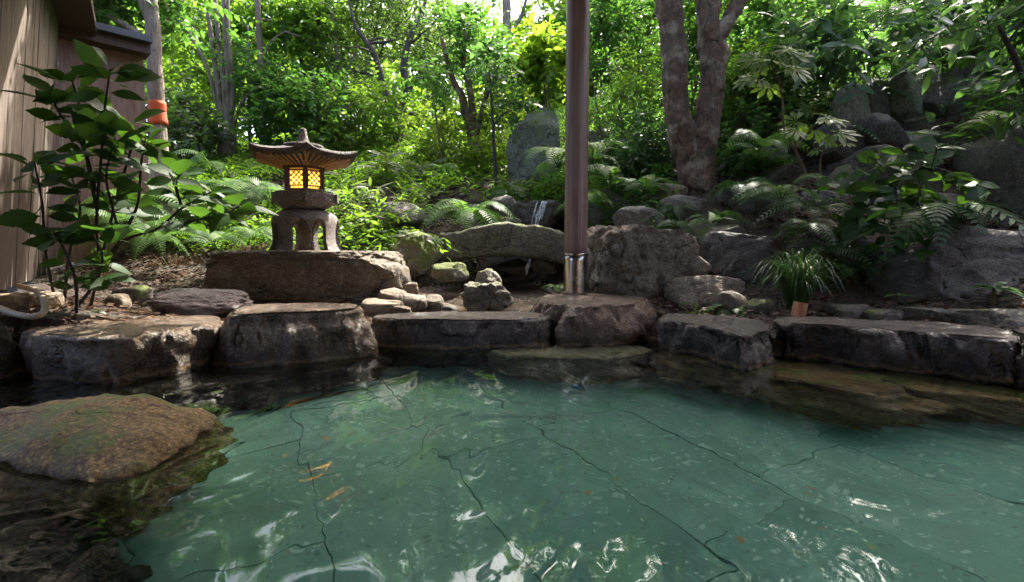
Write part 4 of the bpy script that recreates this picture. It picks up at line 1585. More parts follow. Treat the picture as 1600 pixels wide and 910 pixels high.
def S_(pts, d, *rad):
    """a stem traced in photo columns/rows at distance d (or per-point distance)"""
    out = []
    for q in pts:
        out.append(P(q[0], q[1], q[2] if len(q) > 2 else d))
    return (out, [x / 1600 * d for x in rad])


# far woods beyond the garden: one mass of leaves
r = np.random.default_rng(77)
blobs = []
THIN = .95
for px, py, d, rx, ry, n in [
        (60, 60, 18, 150, 120, 420), (230, 120, 17, 110, 110, 420), (350, 60, 18, 110, 80, 330), (470, 90, 18, 120, 95, 480), (600, 60, 19, 130, 120, 520),
        (560, 190, 15, 160, 70, 420), (720, 120, 18, 100, 70, 300), (860, 130, 16, 110, 110, 420), (980, 60, 15, 130, 130, 520), (1120, 40, 14, 130, 120, 420),
        (330, 190, 15, 140, 80, 380), (760, 215, 14, 130, 50, 320), (-150, 100, 16, 160, 140, 300), (1000, -60, 17, 130, 110, 400), (950, 110, 19, 140, 110, 420), (1100, 110, 17, 120, 110, 380), (850, 200, 15, 100, 60, 260), (1250, 60, 15, 140, 110, 380), (600, -70, 20, 90, 90, 380), (130, -60, 17, 110, 90, 260)]:
    blobs.append(B(px, py, d, rx, ry, int(n * THIN), 2.2))
V, F, tw = crown_mesh(blobs, .25, T2, r, 10, clump=.55, length=.7, thr=-.05)
woods = obj('woods', V, [F], M['leaf_bright'])
tag(woods, kind='stuff')

# ---- trees with trunks one can tell apart
tree('slim pale tree with an orange band round its trunk', 'tree',
     [S_([(263, 345), (256, 290), (250, 240), (247, 190), (243, 130), (240, 60), (235, 0), (228, -110)], 6.35, 27, 24.5, 23.5, 22, 21, 20, 19, 15),
      S_([(243, 45), (228, 20), (216, -20), (205, -80)], 6.35, 14, 12, 11, 8),
      S_([(238, 70), (205, 45), (160, 22), (108, 2), (60, -15)], 6.35, 9, 9, 8, 6, 4)],
     [B(170, 10, 6.4, 70, 30, 70), B(290, 8, 7.0, 50, 35, 60), B(120, -60, 6.4, 120, 50, 170), B(130, -150, 6.6, 110, 60, 220), B(410, -175, 6.4, 120, 40, 280), B(540, -185, 6.8, 80, 35, 130), B(555, -130, 6.5, 55, 30, 150)], 'leaf_mid', 'bark_pale', .12)  # last lobes are out of view, added to shade the plank wall
tp_ = [o for o in bpy.data.objects if o.get('label', '').startswith('slim pale tree')][0]
V, F = tube([P(248.5, 196, 6.35) - np.array(tp_.location), P(246, 177, 6.35) - np.array(tp_.location), P(245.5, 159, 6.35) - np.array(tp_.location)], [12.4 / 800 * 6.35, 11.8 / 800 * 6.35, 11.5 / 800 * 6.35], 20, 8)
obj('orange_band', V, F, M['tape'], tp_)

tree('many-stemmed tree fanning out from a short stump behind the lantern', 'tree',
     [S_([(358, 265), (356, 240), (355, 205), (353, 190)], 9, 32, 27, 25, 26),
      S_([(350, 200), (343, 150), (335, 90), (326, 30), (318, -30)], 9, 10, 9, 8, 6, 4),
      S_([(354, 196), (350, 130), (342, 70), (337, 10), (330, -60)], 9, 9, 8, 7, 6, 4),
      S_([(357, 196), (357, 120), (352, 50), (348, -30)], 9, 10, 9, 7, 5),
      S_([(360, 198), (364, 140), (358, 70), (356, 0), (360, -60)], 9, 8, 8, 6, 5, 3),
      S_([(363, 205), (372, 175), (385, 150), (402, 135), (440, 122)], 9, 7, 5, 5, 4, 3),
      S_([(349, 205), (325, 110), (300, 60), (280, 20)], 9, 6, 5, 4, 3)],
     [B(290, 60, 10.2, 70, 60, 130, .5), B(340, 25, 10.2, 80, 30, 100, .5), B(410, 50, 10.3, 60, 60, 120, .5), B(390, 130, 10.4, 60, 40, 70, .4), B(300, 150, 10.2, 45, 45, 60, .4)], 'leaf_bright', 'bark_grey', .13, limbs=False)
tree('straight thin tree rising beside the many-stemmed tree', 'tree',
     [S_([(412, 245), (410, 180), (407, 100), (404, 30), (400, -60)], 9.6, 10, 9, 9, 8, 6), S_([(408, 95), (420, 70), (432, 58), (445, 50)], 9.6, 5, 4, 3, 2)],
     [B(455, 40, 10.2, 60, 50, 130, .5), B(390, 10, 10.2, 40, 35, 60, .4), B(470, 110, 10.2, 55, 40, 90, .5), B(505, 50, 10.2, 50, 50, 100, .5)], 'leaf_bright', 'bark_grey', .12)
tree('pencil-thin sapling between two thin trunks behind the lantern', 'sapling',
     [S_([(391, 238), (390, 170), (389, 100), (387, 40)], 9.2, 5, 5, 4, 3)], [B(388, 100, 9.2, 40, 40, 70), B(450, 170, 9.2, 60, 40, 110)], 'leaf_mid', 'bark_grey', .11)
tree('crooked dark tree with fine dense leaves in the middle of the wood', 'tree',
     [S_([(624, 228), (622, 205), (616, 185), (624, 165), (633, 140), (632, 100), (640, 60), (660, 20), (672, -40)], 10, 20, 17, 18, 15, 14, 12, 9, 6, 4),
      S_([(622, 172), (604, 150), (595, 120), (585, 85), (572, 65), (555, 40), (545, 0)], 10, 12, 11, 10, 9, 7, 5, 3),
      S_([(576, 68), (600, 66), (618, 62)], 10, 5, 4, 3), S_([(634, 150), (650, 128), (680, 118), (705, 105)], 10, 6, 5, 4, 2),
      S_([(638, 70), (655, 55), (658, 20), (650, -20)], 10, 5, 4, 3, 2), S_([(626, 176), (645, 178), (660, 176)], 10, 7, 6, 4)],
     [B(560, 30, 11, 70, 55, 260, .7), B(640, 30, 11, 70, 60, 260, .7), B(600, 105, 11.3, 80, 45, 220, .6), B(695, 70, 11, 55, 50, 190, .6), B(525, 130, 11, 60, 40, 180, .5), B(680, 130, 11.3, 50, 35, 110, .5), B(600, -50, 10.5, 80, 50, 200), B(540, 70, 9.6, 30, 30, 40, .3), B(690, 30, 9.6, 40, 30, 60, .3)],
     'leaf_dark', 'bark_dark', .075)
tree('slender dark trunk standing just beyond the lantern finial', 'tree', [S_([(486, 235), (482, 160), (470, 90), (464, 20), (460, -40)], 10.5, 7, 7, 6, 5, 4)], [B(470, 0, 10.8, 40, 30, 60, .4)], 'leaf_mid', 'bark_dark', .11)
tree('slender leaning trunk between the lantern and the crooked tree', 'tree', [S_([(548, 225), (540, 160), (528, 95), (520, 30), (505, -40)], 10.2, 8, 7, 6, 5, 4), S_([(534, 120), (552, 90), (560, 60)], 10.2, 4, 3, 2)], [B(520, 10, 10.6, 45, 35, 80, .4)], 'leaf_bright', 'bark_grey', .11)
tree('thin bare sapling leaning in front of the pale sunlit shrub', 'sapling', [S_([(700, 285), (690, 240), (682, 190), (676, 140)], 8.2, 5, 4, 3, 2)], [B(672, 125, 8.3, 26, 22, 30)], 'leaf_mid', 'stem_brown', .10)
tree('thin dark sapling in front of the standing stone', 'sapling', [S_([(776, 300), (772, 230), (768, 160), (764, 110)], 7.8, 6, 5, 4, 2), S_([(770, 200), (785, 180), (800, 172)], 7.8, 3, 2, 2)], [B(765, 100, 7.9, 28, 24, 36), B(800, 165, 7.8, 20, 12, 14)], 'leaf_gloss', 'stem_dark', .12)
tree('reddish forked tree growing above the big fern', 'tree',
     [S_([(746, 275), (743, 240), (737, 205), (728, 180), (722, 150), (710, 130), (700, 100), (690, 60)], 9, 21, 18, 17, 13, 11, 9, 8, 5),
      S_([(737, 208), (738, 170), (732, 130), (724, 95), (728, 50)], 9, 12, 11, 10, 8, 5),
      S_([(742, 215), (752, 180), (760, 150), (768, 115), (785, 70)], 9, 10, 9, 8, 6, 4)],
     [B(690, 60, 9, 45, 45, 90), B(735, 60, 9, 45, 50, 110), B(785, 95, 9, 40, 40, 70)], 'leaf_mid', 'bark_big', .10)
tree('tall pale trunk glowing against the sky beyond the garden', 'tree',
     [S_([(800, 220), (797, 120), (793, 50), (790, -30), (786, -120)], 14, 17, 15, 14, 12, 9), S_([(795, 60), (812, 30), (822, 0), (830, -50)], 14, 7, 6, 5, 4), S_([(784, 80), (805, 92), (818, 98)], 14, 9, 9, 9)],
     [B(760, 20, 14, 30, 40, 60), B(850, 60, 14, 40, 35, 60), B(830, 130, 13, 50, 40, 120)], 'leaf_mid', 'bark_pale', .14)
tree('great twin-trunk tree with mottled bark on the slope', 'tree',
     [S_([(1092, 305), (1086, 280), (1080, 250), (1068, 215), (1058, 170), (1055, 120), (1052, 70), (1047, 25), (1040, -30), (1030, -140)], 6.2, 66, 56, 50, 44, 37, 34, 34, 38, 40, 34),
      S_([(1084, 300), (1094, 250), (1102, 210), (1108, 160), (1113, 120), (1118, 85), (1108, 50), (1108, 10), (1104, -60)], 6.15, 52, 46, 42, 36, 34, 40, 38, 34, 28),
      S_([(1112, 70), (1128, 48), (1140, 25), (1158, 0), (1190, -50)], 6.1, 30, 26, 23, 20, 14),
      S_([(1046, 40), (1036, 15), (1028, -10), (1010, -60)], 6.2, 18, 15, 14, 10)],
     [B(1000, -190, 6.4, 130, 70, 330), B(1160, -170, 6.2, 150, 80, 420), B(1060, -280, 6.4, 180, 90, 420), B(1250, -260, 6.6, 180, 90, 450), B(1100, -80, 8.2, 110, 40, 230), B(1270, -100, 7.8, 120, 40, 170), B(1420, -85, 7.6, 120, 50, 240), B(1540, -60, 7.4, 90, 40, 140)],  # farther lobes, out of view, added to shade the slope and darken water
     'leaf_mid', 'bark_big', .11, seg=30, rough=.34)
tree('dark curved branch of a tree reaching in from the edge of the photo', 'tree',
     [S_([(1680, 400), (1660, 260), (1610, 150), (1590, 100), (1572, 62), (1560, 40)], 4.3, 18, 14, 9, 8, 6, 4), S_([(1575, 66), (1595, 40), (1620, 10)], 4.3, 4, 4, 3)],
     [B(1640, -110, 4.6, 110, 60, 160), B(1740, 0, 4.4, 90, 90, 170), B(1720, 140, 4.2, 50, 60, 60)], 'leaf_gloss', 'stem_dark', .13, limbs=False)  # crown lobes beyond the frame, added to shade the slope
eb = [o for o in bpy.data.objects if o.get('label', '').startswith('dark curved branch')][0]
leaf_parts(eb, [B(1540, 35, 4.3, 60, 30, 9), B(1590, 40, 4.2, 45, 35, 8), B(1480, 55, 4.6, 40, 20, 5), B(1600, 130, 4.3, 25, 50, 4)], .15, GLO, 8, 93, thr=-2)

# ---- shrubs (stem and crown)


def shrub(label, px, d, blobs, leaf, bark, size, tmpl=T4, n=4, cat='shrub', **kw):
    g = G(px, d)
    c = np.mean([q[0] for q in blobs], axis=0)
    rr = np.random.default_rng(int(px * 7 + d * 10))
    stems = []
    for k in range(n):
        e = np.array(blobs[k % len(blobs)][0]) + rr.normal(size=3) * .12
        m_ = (g + e) / 2 + rr.normal(size=3) * .08
        stems.append(([g + rr.normal(size=3) * [.05, .05, 0] - [0, 0, .05], m_, e], [.016, .012, .005]))
    return tree(label, cat, stems, blobs, leaf, bark, size, tmpl, name='shrub', limbs=False, seg=6, **kw)


shrub('dark glossy shrub behind the trunk with the orange band', 300, 8.6, [B(290, 175, 8.6, 55, 50, 170), B(320, 215, 8.5, 45, 35, 110), B(262, 205, 8.2, 30, 40, 70)], 'leaf_dark', 'stem_dark', .10)
shrub('tall green shrub filling the gap beyond the lantern roof', 460, 9.0, [B(450, 200, 9, 60, 45, 190), B(500, 170, 9, 55, 50, 190), B(430, 150, 9.3, 40, 40, 110)], 'leaf_mid', 'stem_brown', .095)
shrub('bright rounded shrub under the crooked dark tree', 560, 9.2, [B(550, 200, 9.2, 60, 40, 210), B(590, 165, 9.4, 45, 35, 140), B(520, 225, 8.8, 40, 25, 90)], 'leaf_bright', 'stem_brown', .085)
shrub('sunlit pale shrub between the crooked tree and the forked tree', 680, 9.0, [B(675, 205, 9, 45, 38, 150), B(700, 235, 8.6, 40, 30, 110), B(655, 240, 8.6, 35, 25, 80)], 'leaf_yellow', 'stem_brown', .07)
shrub('yellow-green shrub behind the forked tree and the standing stone', 775, 9.4, [B(775, 190, 9.4, 40, 45, 150), B(760, 245, 8.8, 40, 25, 100), B(800, 140, 9.8, 35, 35, 100)], 'leaf_yellow', 'stem_brown', .08)
shrub('broad-leaved yellow shrub beside the top of the post', 858, 8.8, [B(855, 100, 8.6, 35, 25, 60), B(840, 70, 9, 30, 25, 40), B(872, 125, 8.6, 25, 25, 40)], 'leaf_yellow', 'stem_brown', .17)
shrub('twiggy small-leaved shrub on the slope beside the post', 950, 7.8, [B(945, 140, 7.8, 40, 50, 190), B(980, 170, 7.6, 45, 45, 180), B(1005, 120, 8, 35, 45, 140)], 'leaf_bright', 'stem_brown', .06)
shrub('tall leafy shrub high on the slope behind the post', 965, 8.8, [B(950, 60, 8.8, 45, 50, 180), B(1000, 40, 8.8, 45, 50, 180), B(930, 10, 9, 40, 40, 130)], 'leaf_mid', 'stem_brown', .09)
shrub('low dark-leaved shrub at the foot of the slope behind the post', 960, 6.9, [B(945, 225, 6.9, 45, 30, 120), B(1000, 225, 6.9, 45, 30, 120)], 'leaf_gloss', 'stem_dark', .085)
shrub('green shrub seen between the twin trunks', 1085, 7.4, [B(1080, 120, 7.4, 30, 60, 110), B(1075, 40, 7.6, 30, 50, 90)], 'leaf_mid', 'stem_brown', .09)
shrub('hillside shrub at the top of the slope beside the twin trunk', 1190, 8.4, [B(1180, 60, 8.4, 50, 45, 170), B(1220, 25, 8.4, 60, 40, 170), B(1150, 110, 8, 35, 40, 100)], 'leaf_mid', 'stem_dark', .10)
shrub('trailing dark shrub hanging down the slope behind the lobed leaves', 1190, 7.2, [B(1170, 170, 7.2, 40, 40, 120), B(1230, 150, 7.0, 45, 45, 140), B(1260, 190, 6.8, 40, 30, 80)], 'leaf_dark', 'stem_dark', .09)
shrub('straggling vine-like shrub on the slope under the lobed leaves', 1200, 6.3, [B(1170, 235, 6.2, 35, 30, 60), B(1215, 210, 6.2, 35, 30, 60), B(1160, 195, 6.6, 30, 30, 50)], 'leaf_mid', 'stem_brown', .075)
shrub('low shrub between the twin trunk and the tall lobed-leaf shrub', 1155, 6.8, [B(1145, 140, 6.8, 30, 40, 80), B(1180, 115, 6.9, 35, 35, 80)], 'leaf_bright', 'stem_brown', .075)
shrub('large glossy long-leaved shrub overhanging the rock wall', 1350, 6.6, [B(1335, 62, 6.4, 55, 36, 55), B(1400, 45, 6.4, 60, 36, 60), B(1450, 15, 6.4, 50, 35, 40), B(1270, 40, 6.6, 40, 35, 35)], 'leaf_gloss', 'stem_dark', .20, T4N)
gs = [o for o in bpy.data.objects if o.get('label', '').startswith('large glossy long-leaved')][0]
leaf_parts(gs, [B(1335, 60, 5.9, 55, 36, 8), B(1400, 48, 5.9, 60, 36, 9), B(1450, 22, 5.9, 50, 35, 6), B(1275, 60, 6.0, 40, 35, 6)], .21, GLO, 8, 92, thr=-2, length=.4)
shrub('dark leafy shrub along the top of the rock wall', 1520, 7.4, [B(1500, 40, 7.2, 60, 40, 130), B(1570, 60, 7, 50, 40, 110), B(1540, 10, 7.4, 70, 40, 140)], 'leaf_gloss', 'stem_dark', .14)
shrub('loose green shrub in front of the pale block of the upper wall', 1540, 6.0, [B(1530, 75, 6.0, 40, 22, 34), B(1590, 90, 5.8, 35, 24, 30)], 'leaf_mid', 'stem_brown', .13)
shrub('feathery bright shrub at the edge beside the tall black boulder', 1590, 5.6, [B(1585, 150, 5.4, 30, 35, 60), B(1570, 200, 5.2, 25, 20, 25)], 'leaf_fern_x' if False else 'leaf_mid', 'stem_dark', .10, T4N)
rs = tree('round-leaved dark shrub leaning over the great smooth boulder', 'shrub', [S_([(1455, 465, 3.75), (1425, 420, 3.85), (1398, 370, 4.0), (1392, 330, 4.1)], 3.9, 7, 6, 5, 3), S_([(1400, 375, 4.0), (1430, 320, 4.1), (1445, 270, 4.2)], 4.1, 4, 3, 2), S_([(1398, 368, 4.0), (1370, 350, 4.1), (1345, 340, 4.2)], 4.1, 4, 3, 2), S_([(1400, 340, 4.1), (1400, 300, 4.15), (1385, 262, 4.3)], 4.1, 4, 3, 2)],
     [B(1400, 330, 4.3, 40, 30, 6)], 'leaf_aucuba', 'stem_dark', .15, name='shrub', limbs=False, per=6)
leaf_parts(rs, [B(1405, 305, 4.05, 45, 30, 9), B(1440, 262, 4.2, 50, 22, 8), B(1350, 330, 4.2, 35, 22, 6), B(1412, 350, 4.0, 40, 20, 5), B(1380, 262, 4.3, 35, 20, 5)], .165, ROU, 6, 91, thr=-2)
shrub('low leafy shrub covering the bank behind the stone pile', 620, 6.0, [B(590, 350, 5.9, 40, 18, 50), B(640, 370, 5.6, 30, 16, 34), B(560, 330, 6.2, 35, 20, 50)], 'leaf_bright', 'stem_brown', .10, T4N)

# ---- broad-leaved shrub by the wall, every leaf a part


AUC = [leaf_mesh('leaf', .52, .07, M['leaf_aucuba'], 17, c_, f_) for c_, f_ in ((.15, .15), (.32, .1), (.05, .28))]


def broad_shrub(label, base, stems, whorl, size, meshes, stem_mat, seed, pairs=4, spacing=.10, rad=.010):
    r = np.random.default_rng(seed)
    root = thing('broad_leaved_shrub', label, 'shrub', base)
    base = np.array(base, float)
    for pts in stems:
        pts = [np.array(p) - base for p in pts]
        V, F = tube(pts, [rad, rad * .8, rad * .45], 7, 24, .12, 20)
        obj('stem', V, F, M[stem_mat], root)
        cur = catmull(pts, 60)
        L = np.r_[0, np.cumsum(np.linalg.norm(np.diff(cur, axis=0), axis=1))]
        tip = cur[-1]
        td = cur[-1] - cur[-6]
        td /= np.linalg.norm(td)
        a0 = r.uniform(0, 6.28)
        for k in range(whorl):
            a = a0 + k * 2.4
            h = np.array([math.cos(a), math.sin(a), r.uniform(-.25, .55)])
            d = h * .9 + td * r.uniform(.05, .5)
            p = tip - td * .012 * k + h * .02
            put(meshes[int(r.integers(len(meshes)))], 'leaf', root, p, d, np.array([0, -.75, .8]) + r.normal(size=3) * .5, size * r.uniform(.6, 1.2))
        for q in range(pairs):
            s = L[-1] - spacing * (q + 1) * r.uniform(.9, 1.15)
            if s < L[-1] * .22:
                break
            i = int(np.searchsorted(L, s))
            for sg in (0, math.pi):
                a = a0 + q * 1.57 + sg + r.normal() * .3
                h = np.array([math.cos(a), math.sin(a), r.uniform(-.45, .3)])
                put(meshes[int(r.integers(len(meshes)))], 'leaf', root, cur[min(i, 59)] + h * .015, h, np.array([0, -.7, .8]) + r.normal(size=3) * .55, size * r.uniform(.65, 1.0))
    return root


def tr(pts, d0, d1):
    n = len(pts)
    return [P(a, b_, d0 + (d1 - d0) * k / (n - 1)) for k, (a, b_) in enumerate(pts)]


broad_shrub('big broad-leaved shrub with serrated leaves in front of the plank wall', P(140, 485, 3.35), [
    tr([(140, 488), (154, 415), (151, 340), (158, 250), (163, 180), (172, 108)], 3.35, 2.9),
    tr([(100, 500), (82, 450), (70, 380), (66, 320), (53, 250)], 3.3, 2.75),
    tr([(155, 420), (186, 380), (176, 325), (166, 275), (180, 215)], 3.35, 3.1),
    tr([(150, 425), (190, 378), (245, 358), (285, 325), (330, 300)], 3.35, 3.2),
    tr([(152, 330), (135, 245), (124, 165), (112, 125)], 3.25, 3.0),
    tr([(98, 500), (108, 400), (125, 330), (110, 270)], 3.4, 3.1),
    tr([(285, 325), (275, 290), (285, 265)], 3.25, 3.2),
    tr([(120, 500), (118, 440), (100, 390), (85, 365)], 3.1, 2.9),
    tr([(186, 380), (215, 320), (220, 260), (228, 215)], 3.35, 3.3),
    tr([(160, 400), (185, 300), (205, 230), (200, 190)], 3.4, 3.3), tr([(250, 358), (300, 345), (350, 335), (375, 322)], 3.3, 3.25), tr([(120, 480), (150, 440), (160, 400), (140, 360)], 3.3, 3.0), tr([(150, 300), (130, 230), (95, 180), (80, 150)], 3.2, 3.0)],
    7, .205, AUC, 'stem_dark', 5, pairs=6, spacing=.075)

# ---- lobed-leaf shrubs (each hand-shaped leaf a part)


def lobed_leaf():
    V, F = [[0, 0, 0]], []
    n = 8
    for k in range(n):
        a = R(-125 + 250 * k / (n - 1))
        d = np.array([math.sin(a), math.cos(a)])
        s = np.array([math.cos(a), -math.sin(a)])
        ln = .62 + .38 * math.cos(a * .6)
        q = len(V)
        for t, w_ in ((.30, .045), (.62, .15), (.85, .10), (1.0, .006)):
            z = .05 * t - .22 * t * t
            V += [[*(d * t * ln - s * w_), z + .02], [*(d * t * ln), z], [*(d * t * ln + s * w_), z + .02]]
        F += [[0, q + 1, q], [0, q + 2, q + 1]]
        for m_ in range(3):
            e = q + 3 * m_
            F += [[e, e + 1, e + 4], [e, e + 4, e + 3], [e + 1, e + 2, e + 5], [e + 1, e + 5, e + 4]]
    me = mesh_np('lobed_leaf', np.array(V), [np.array(F)])
    me.materials.append(M['leaf_fatsia'])
    return me


LOB = lobed_leaf()


def lobed_shrub(label, base, stems, n_leaf, size, seed):
    r = np.random.default_rng(seed)
    base = np.array(base, float)
    root = thing('lobed_leaf_shrub', label, 'shrub', base)
    for pts, nl in zip(stems, n_leaf):
        pts = [np.array(p) - base for p in pts]
        V, F = tube(pts, [.014, .011, .009], 8, 30, .15, 25)
        obj('stem', V, F, M['stem_brown'], root)
        tip = pts[-1]
        for k in range(nl):
            a = k * 2.4 + r.normal() * .2
            el = .55 - .95 * (k / nl)
            h = np.array([math.cos(a) * math.cos(el), math.sin(a) * math.cos(el), math.sin(el)])
            pl = size * (.7 + .5 * k / nl)
            p = tip + h * pl - np.array([0, 0, .012 * k])
            V, F = tube([tip - np.array([0, 0, .012 * k]), tip + h * pl * .55 + np.array([0, 0, .02]), p], [.0035, .003, .0025], 5, 8)
            obj('leaf_stalk', V, F, M['leaf_fatsia'], root)
            put(LOB, 'leaf', root, p, np.array([h[0], h[1], -.25]), np.array([0, -.8, .8]) + r.normal(size=3) * .18, size * r.uniform(.8, 1.1))
    return root


lobed_shrub('tall pale lobed-leaf shrub on a bare crooked stem', P(1268, 300, 4.9), [
    tr([(1268, 305), (1256, 265), (1240, 230), (1225, 200), (1222, 150), (1213, 112), (1207, 92)], 4.9, 4.8),
    tr([(1243, 232), (1262, 208), (1270, 196)], 4.85, 4.85)], [13, 6], .19, 31)
lobed_shrub('small lobed-leaf shrub with yellowing leaves above the tumbled rocks', P(1300, 290, 5.4), [tr([(1285, 300), (1282, 250), (1300, 215)], 5.4, 5.3)], [7], .115, 32)
lobed_shrub('low lobed-leaf shrub growing on the pale block of the rock wall', P(1290, 185, 6.3), [tr([(1292, 200), (1285, 180), (1280, 165)], 6.2, 6.1)], [7], .13, 33)

# ---- ferns: an Empty with fronds as parts


def frond_mesh(name, mat, pairs=19, arch=.45, droop=.75, wid=.30, pin=.05, seed=0):
    r = np.random.default_rng(seed)
    t = np.linspace(0, 1, 24)
    ax = np.c_[0 * t, t * (1 - .12 * t), arch * t - droop * t ** 2.2]
    b = MB()
    V, F = tube(ax, [.010, .007, .002], 4, 20)
    b.add(V, F[0], F[1])
    for k in range(pairs):
        s = .12 + .87 * (k + .5) / pairs
        i = min(22, int(s * 23))
        p = ax[i] + (ax[i + 1] - ax[i]) * (s * 23 - i)
        d = ax[i + 1] - ax[i]
        d = d / np.linalg.norm(d)
        l = wid * np.interp(s, [.1, .3, .6, .85, 1], [.65, 1, .88, .45, .08]) * r.uniform(.9, 1.1)
        up = np.cross(np.array([1, 0, 0]), d)
        for sg in (-1, 1):
            dd = np.array([sg, 0, 0]) * .92 + d * .42
            dd /= np.linalg.norm(dd)
            sdv = np.cross(up, dd) * pin * .5
            q = p - up * .0
            tipd = -up * l * .18 * 0 + np.array([0, 0, -l * .22])
            n_ = 4
            Vp = []
            for m_ in range(n_):
                tt = (m_ + .0) / n_
                wv = np.interp(tt, [0, .25, .7, 1], [.7, 1.0, .7, .05])
                c_ = q + dd * l * tt + tipd * tt ** 2
                Vp += [c_ - sdv * wv * (1.15 if m_ % 2 else .8), c_ + sdv * wv * (.8 if m_ % 2 else 1.15)]
            Vp.append(q + dd * l + tipd)
            b.add(np.array(Vp), [[2 * m_, 2 * m_ + 1, 2 * m_ + 3, 2 * m_ + 2] for m_ in range(n_ - 1)], [[2 * n_ - 2, 2 * n_ - 1, 2 * n_]])
    me = mesh_np(name, np.concatenate(b.V), [np.concatenate(b.F4), np.concatenate(b.F3)])
    me.materials.append(mat)
    return me


FR = {'l': [frond_mesh('frond', M['leaf_fern'], 22, a, dr, .27, .030, 1) for a, dr in ((.7, 1.25), (.95, 1.5), (.5, 1.1), (1.0, 1.2))],
      'd': [frond_mesh('frond', M['leaf_fern_dark'], 19, a, dr, .26, .034, 2) for a, dr in ((.7, 1.3), (.9, 1.4), (.5, 1.1))],
      'b': [frond_mesh('frond', M['leaf_fern_dark'], 14, a, dr, .28, .058, 3) for a, dr in ((.45, 1.2), (.6, 1.1))]}


def fern(label, px, d, n, size, kind='l', py=None, seed=0, face=None, spread=6.28, lift=.0):
    r = np.random.default_rng(int(px * 3 + d * 100) + seed)
    g = G(px, d) if py is None else P(px, py, d)
    root = thing('fern', label, 'fern', g + np.array([0, 0, lift]))
    a0 = r.uniform(0, 6.28) if face is None else face - spread / 2
    for k in range(n):
        a = a0 + spread * (k + r.uniform(-.25, .25)) / n
        e = r.uniform(.1, .6)
        h = np.array([math.cos(a), math.sin(a), e])
        put(FR[kind][int(r.integers(len(FR[kind])))], 'frond', root, (0.01 * math.cos(a), .01 * math.sin(a), 0), h, np.array([0, -.15, 1]) + r.normal(size=3) * .28, size * r.uniform(.75, 1.2))
    return root


fern('big feathery fern spilling over the bank beside the bridge', 730, 6.2, 15, .62, 'l', py=345)
fern('tall pale fern behind the broad-leaved shrub', 375, 6.4, 11, .72, 'l', py=315)
fern('fern arching under the broad-leaved shrub', 240, 4.9, 9, .48, 'l', py=380)
fern('drooping fern beside the lantern boulder', 335, 4.75, 8, .40, 'l', py=385)
fern('fern in the shade below the trunk with the orange band', 300, 6.1, 9, .60, 'l', py=322)
fern('fern close behind the lantern legs', 425, 6.3, 9, .55, 'l', py=320)
fern('fern spreading to the far side of the lantern platform', 540, 6.6, 10, .50, 'l', py=320)
fern('pale fern at the foot of the forked tree', 690, 7.8, 9, .55, 'l', py=285)
fern('fern hanging over the waterfall ledge', 795, 7.3, 9, .40, 'l', py=305)
fern('long-fronded fern beside the standing stone', 872, 7.0, 9, .62, 'l', py=262)
fern('fern just beside the post at the height of the roof of the lantern', 925, 6.4, 9, .55, 'l', py=255)
fern('fern with silvery arching fronds on the slope', 955, 6.1, 10, .50, 'l', py=295)
fern('dense fern over the dark rock behind the post', 925, 5.9, 11, .45, 'l', py=325)
fern('fern above the grey perched rock', 1010, 5.9, 9, .42, 'l', py=302)
fern('small fern beside the twin-trunk roots', 1062, 5.6, 8, .32, 'd', py=330)
fern('small dark fern under the flat root rock', 1060, 5.2, 8, .30, 'd', py=358)
fern('bright fern with two long fronds beside the twin trunk', 1185, 5.6, 5, .55, 'l', py=238)
fern('fern trailing down over the blue-grey boulder', 1220, 4.8, 8, .48, 'l', py=312)
fern('dark fern in the crevice under the lobed leaves', 1272, 4.5, 8, .42, 'd', py=335)
fern('dark blue-green fern hanging above the strap-leaved tuft', 1258, 4.3, 8, .34, 'd', py=362)
fern('little fern peeping from behind the wedge-shaped stone', 1140, 3.95, 9, .22, 'l', py=490)
fern('small bright fern on the rock wall', 1388, 6.3, 10, .30, 'l', py=158)
fern('tiny bright fern below the upper rock wall', 1525, 5.6, 7, .22, 'l', py=192)
fern('fern tuft above the dark stone face', 1475, 5.2, 6, .30, 'd', py=238)
fern('coarse fern drooping down the flank of the great smooth boulder', 1462, 3.9, 5, .55, 'b', py=345, face=-1.75, spread=1.6)
fern('dark fern in the dip beside the great smooth boulder', 1340, 4.1, 8, .28, 'd', py=425)
fern('dark fern on the slope between twin trunk and lobed leaves', 1150, 6.4, 9, .45, 'd', py=262)
fern('fern high on the shaded slope', 1110, 7.0, 9, .45, 'd', py=235)
fern('fern on the slope below the twiggy shrub', 985, 7.2, 9, .45, 'd', py=262)
fern('small fern on the bank above the mossy boulder', 655, 6.4, 8, .30, 'l', py=335)
fern('small fern at the water side of the post', 872, 4.75, 6, .16, 'l', py=452)

fern('fern on the bank behind the dry grass by the wall', 190, 5.3, 10, .55, 'l', py=355)
fern('fern crowding the foot of the shed wall', 215, 5.7, 9, .6, 'l', py=325)
fern('fern beside the many-stemmed stump', 330, 7.6, 10, .75, 'l', py=275)
fern('fern in front of the lantern legs beside the dry grass', 395, 5.1, 8, .42, 'l', py=375)
fern('arching fern on the crest of the mossy block', 1300, 6.0, 8, .5, 'd', py=225)
fern('dark fern half hidden behind the shelf rock', 1420, 5.4, 8, .42, 'd', py=262)
fern('dark fern below the overhanging rock', 1500, 4.5, 9, .40, 'd', py=345)
fern('fern in the gap between the two smooth boulders', 1290, 4.25, 9, .40, 'd', py=400)
fern('fern growing out of the tilted dark rock', 1110, 5.1, 8, .36, 'l', py=352)
fern('fern beside the trailing vine-like shrub', 1200, 6.0, 9, .45, 'l', py=262)
fern('fern leaning over the pale-topped rounded rock', 1155, 5.4, 8, .42, 'd', py=298)
fern('fern at the top of the tall black boulder', 1560, 5.0, 9, .5, 'l', py=205)

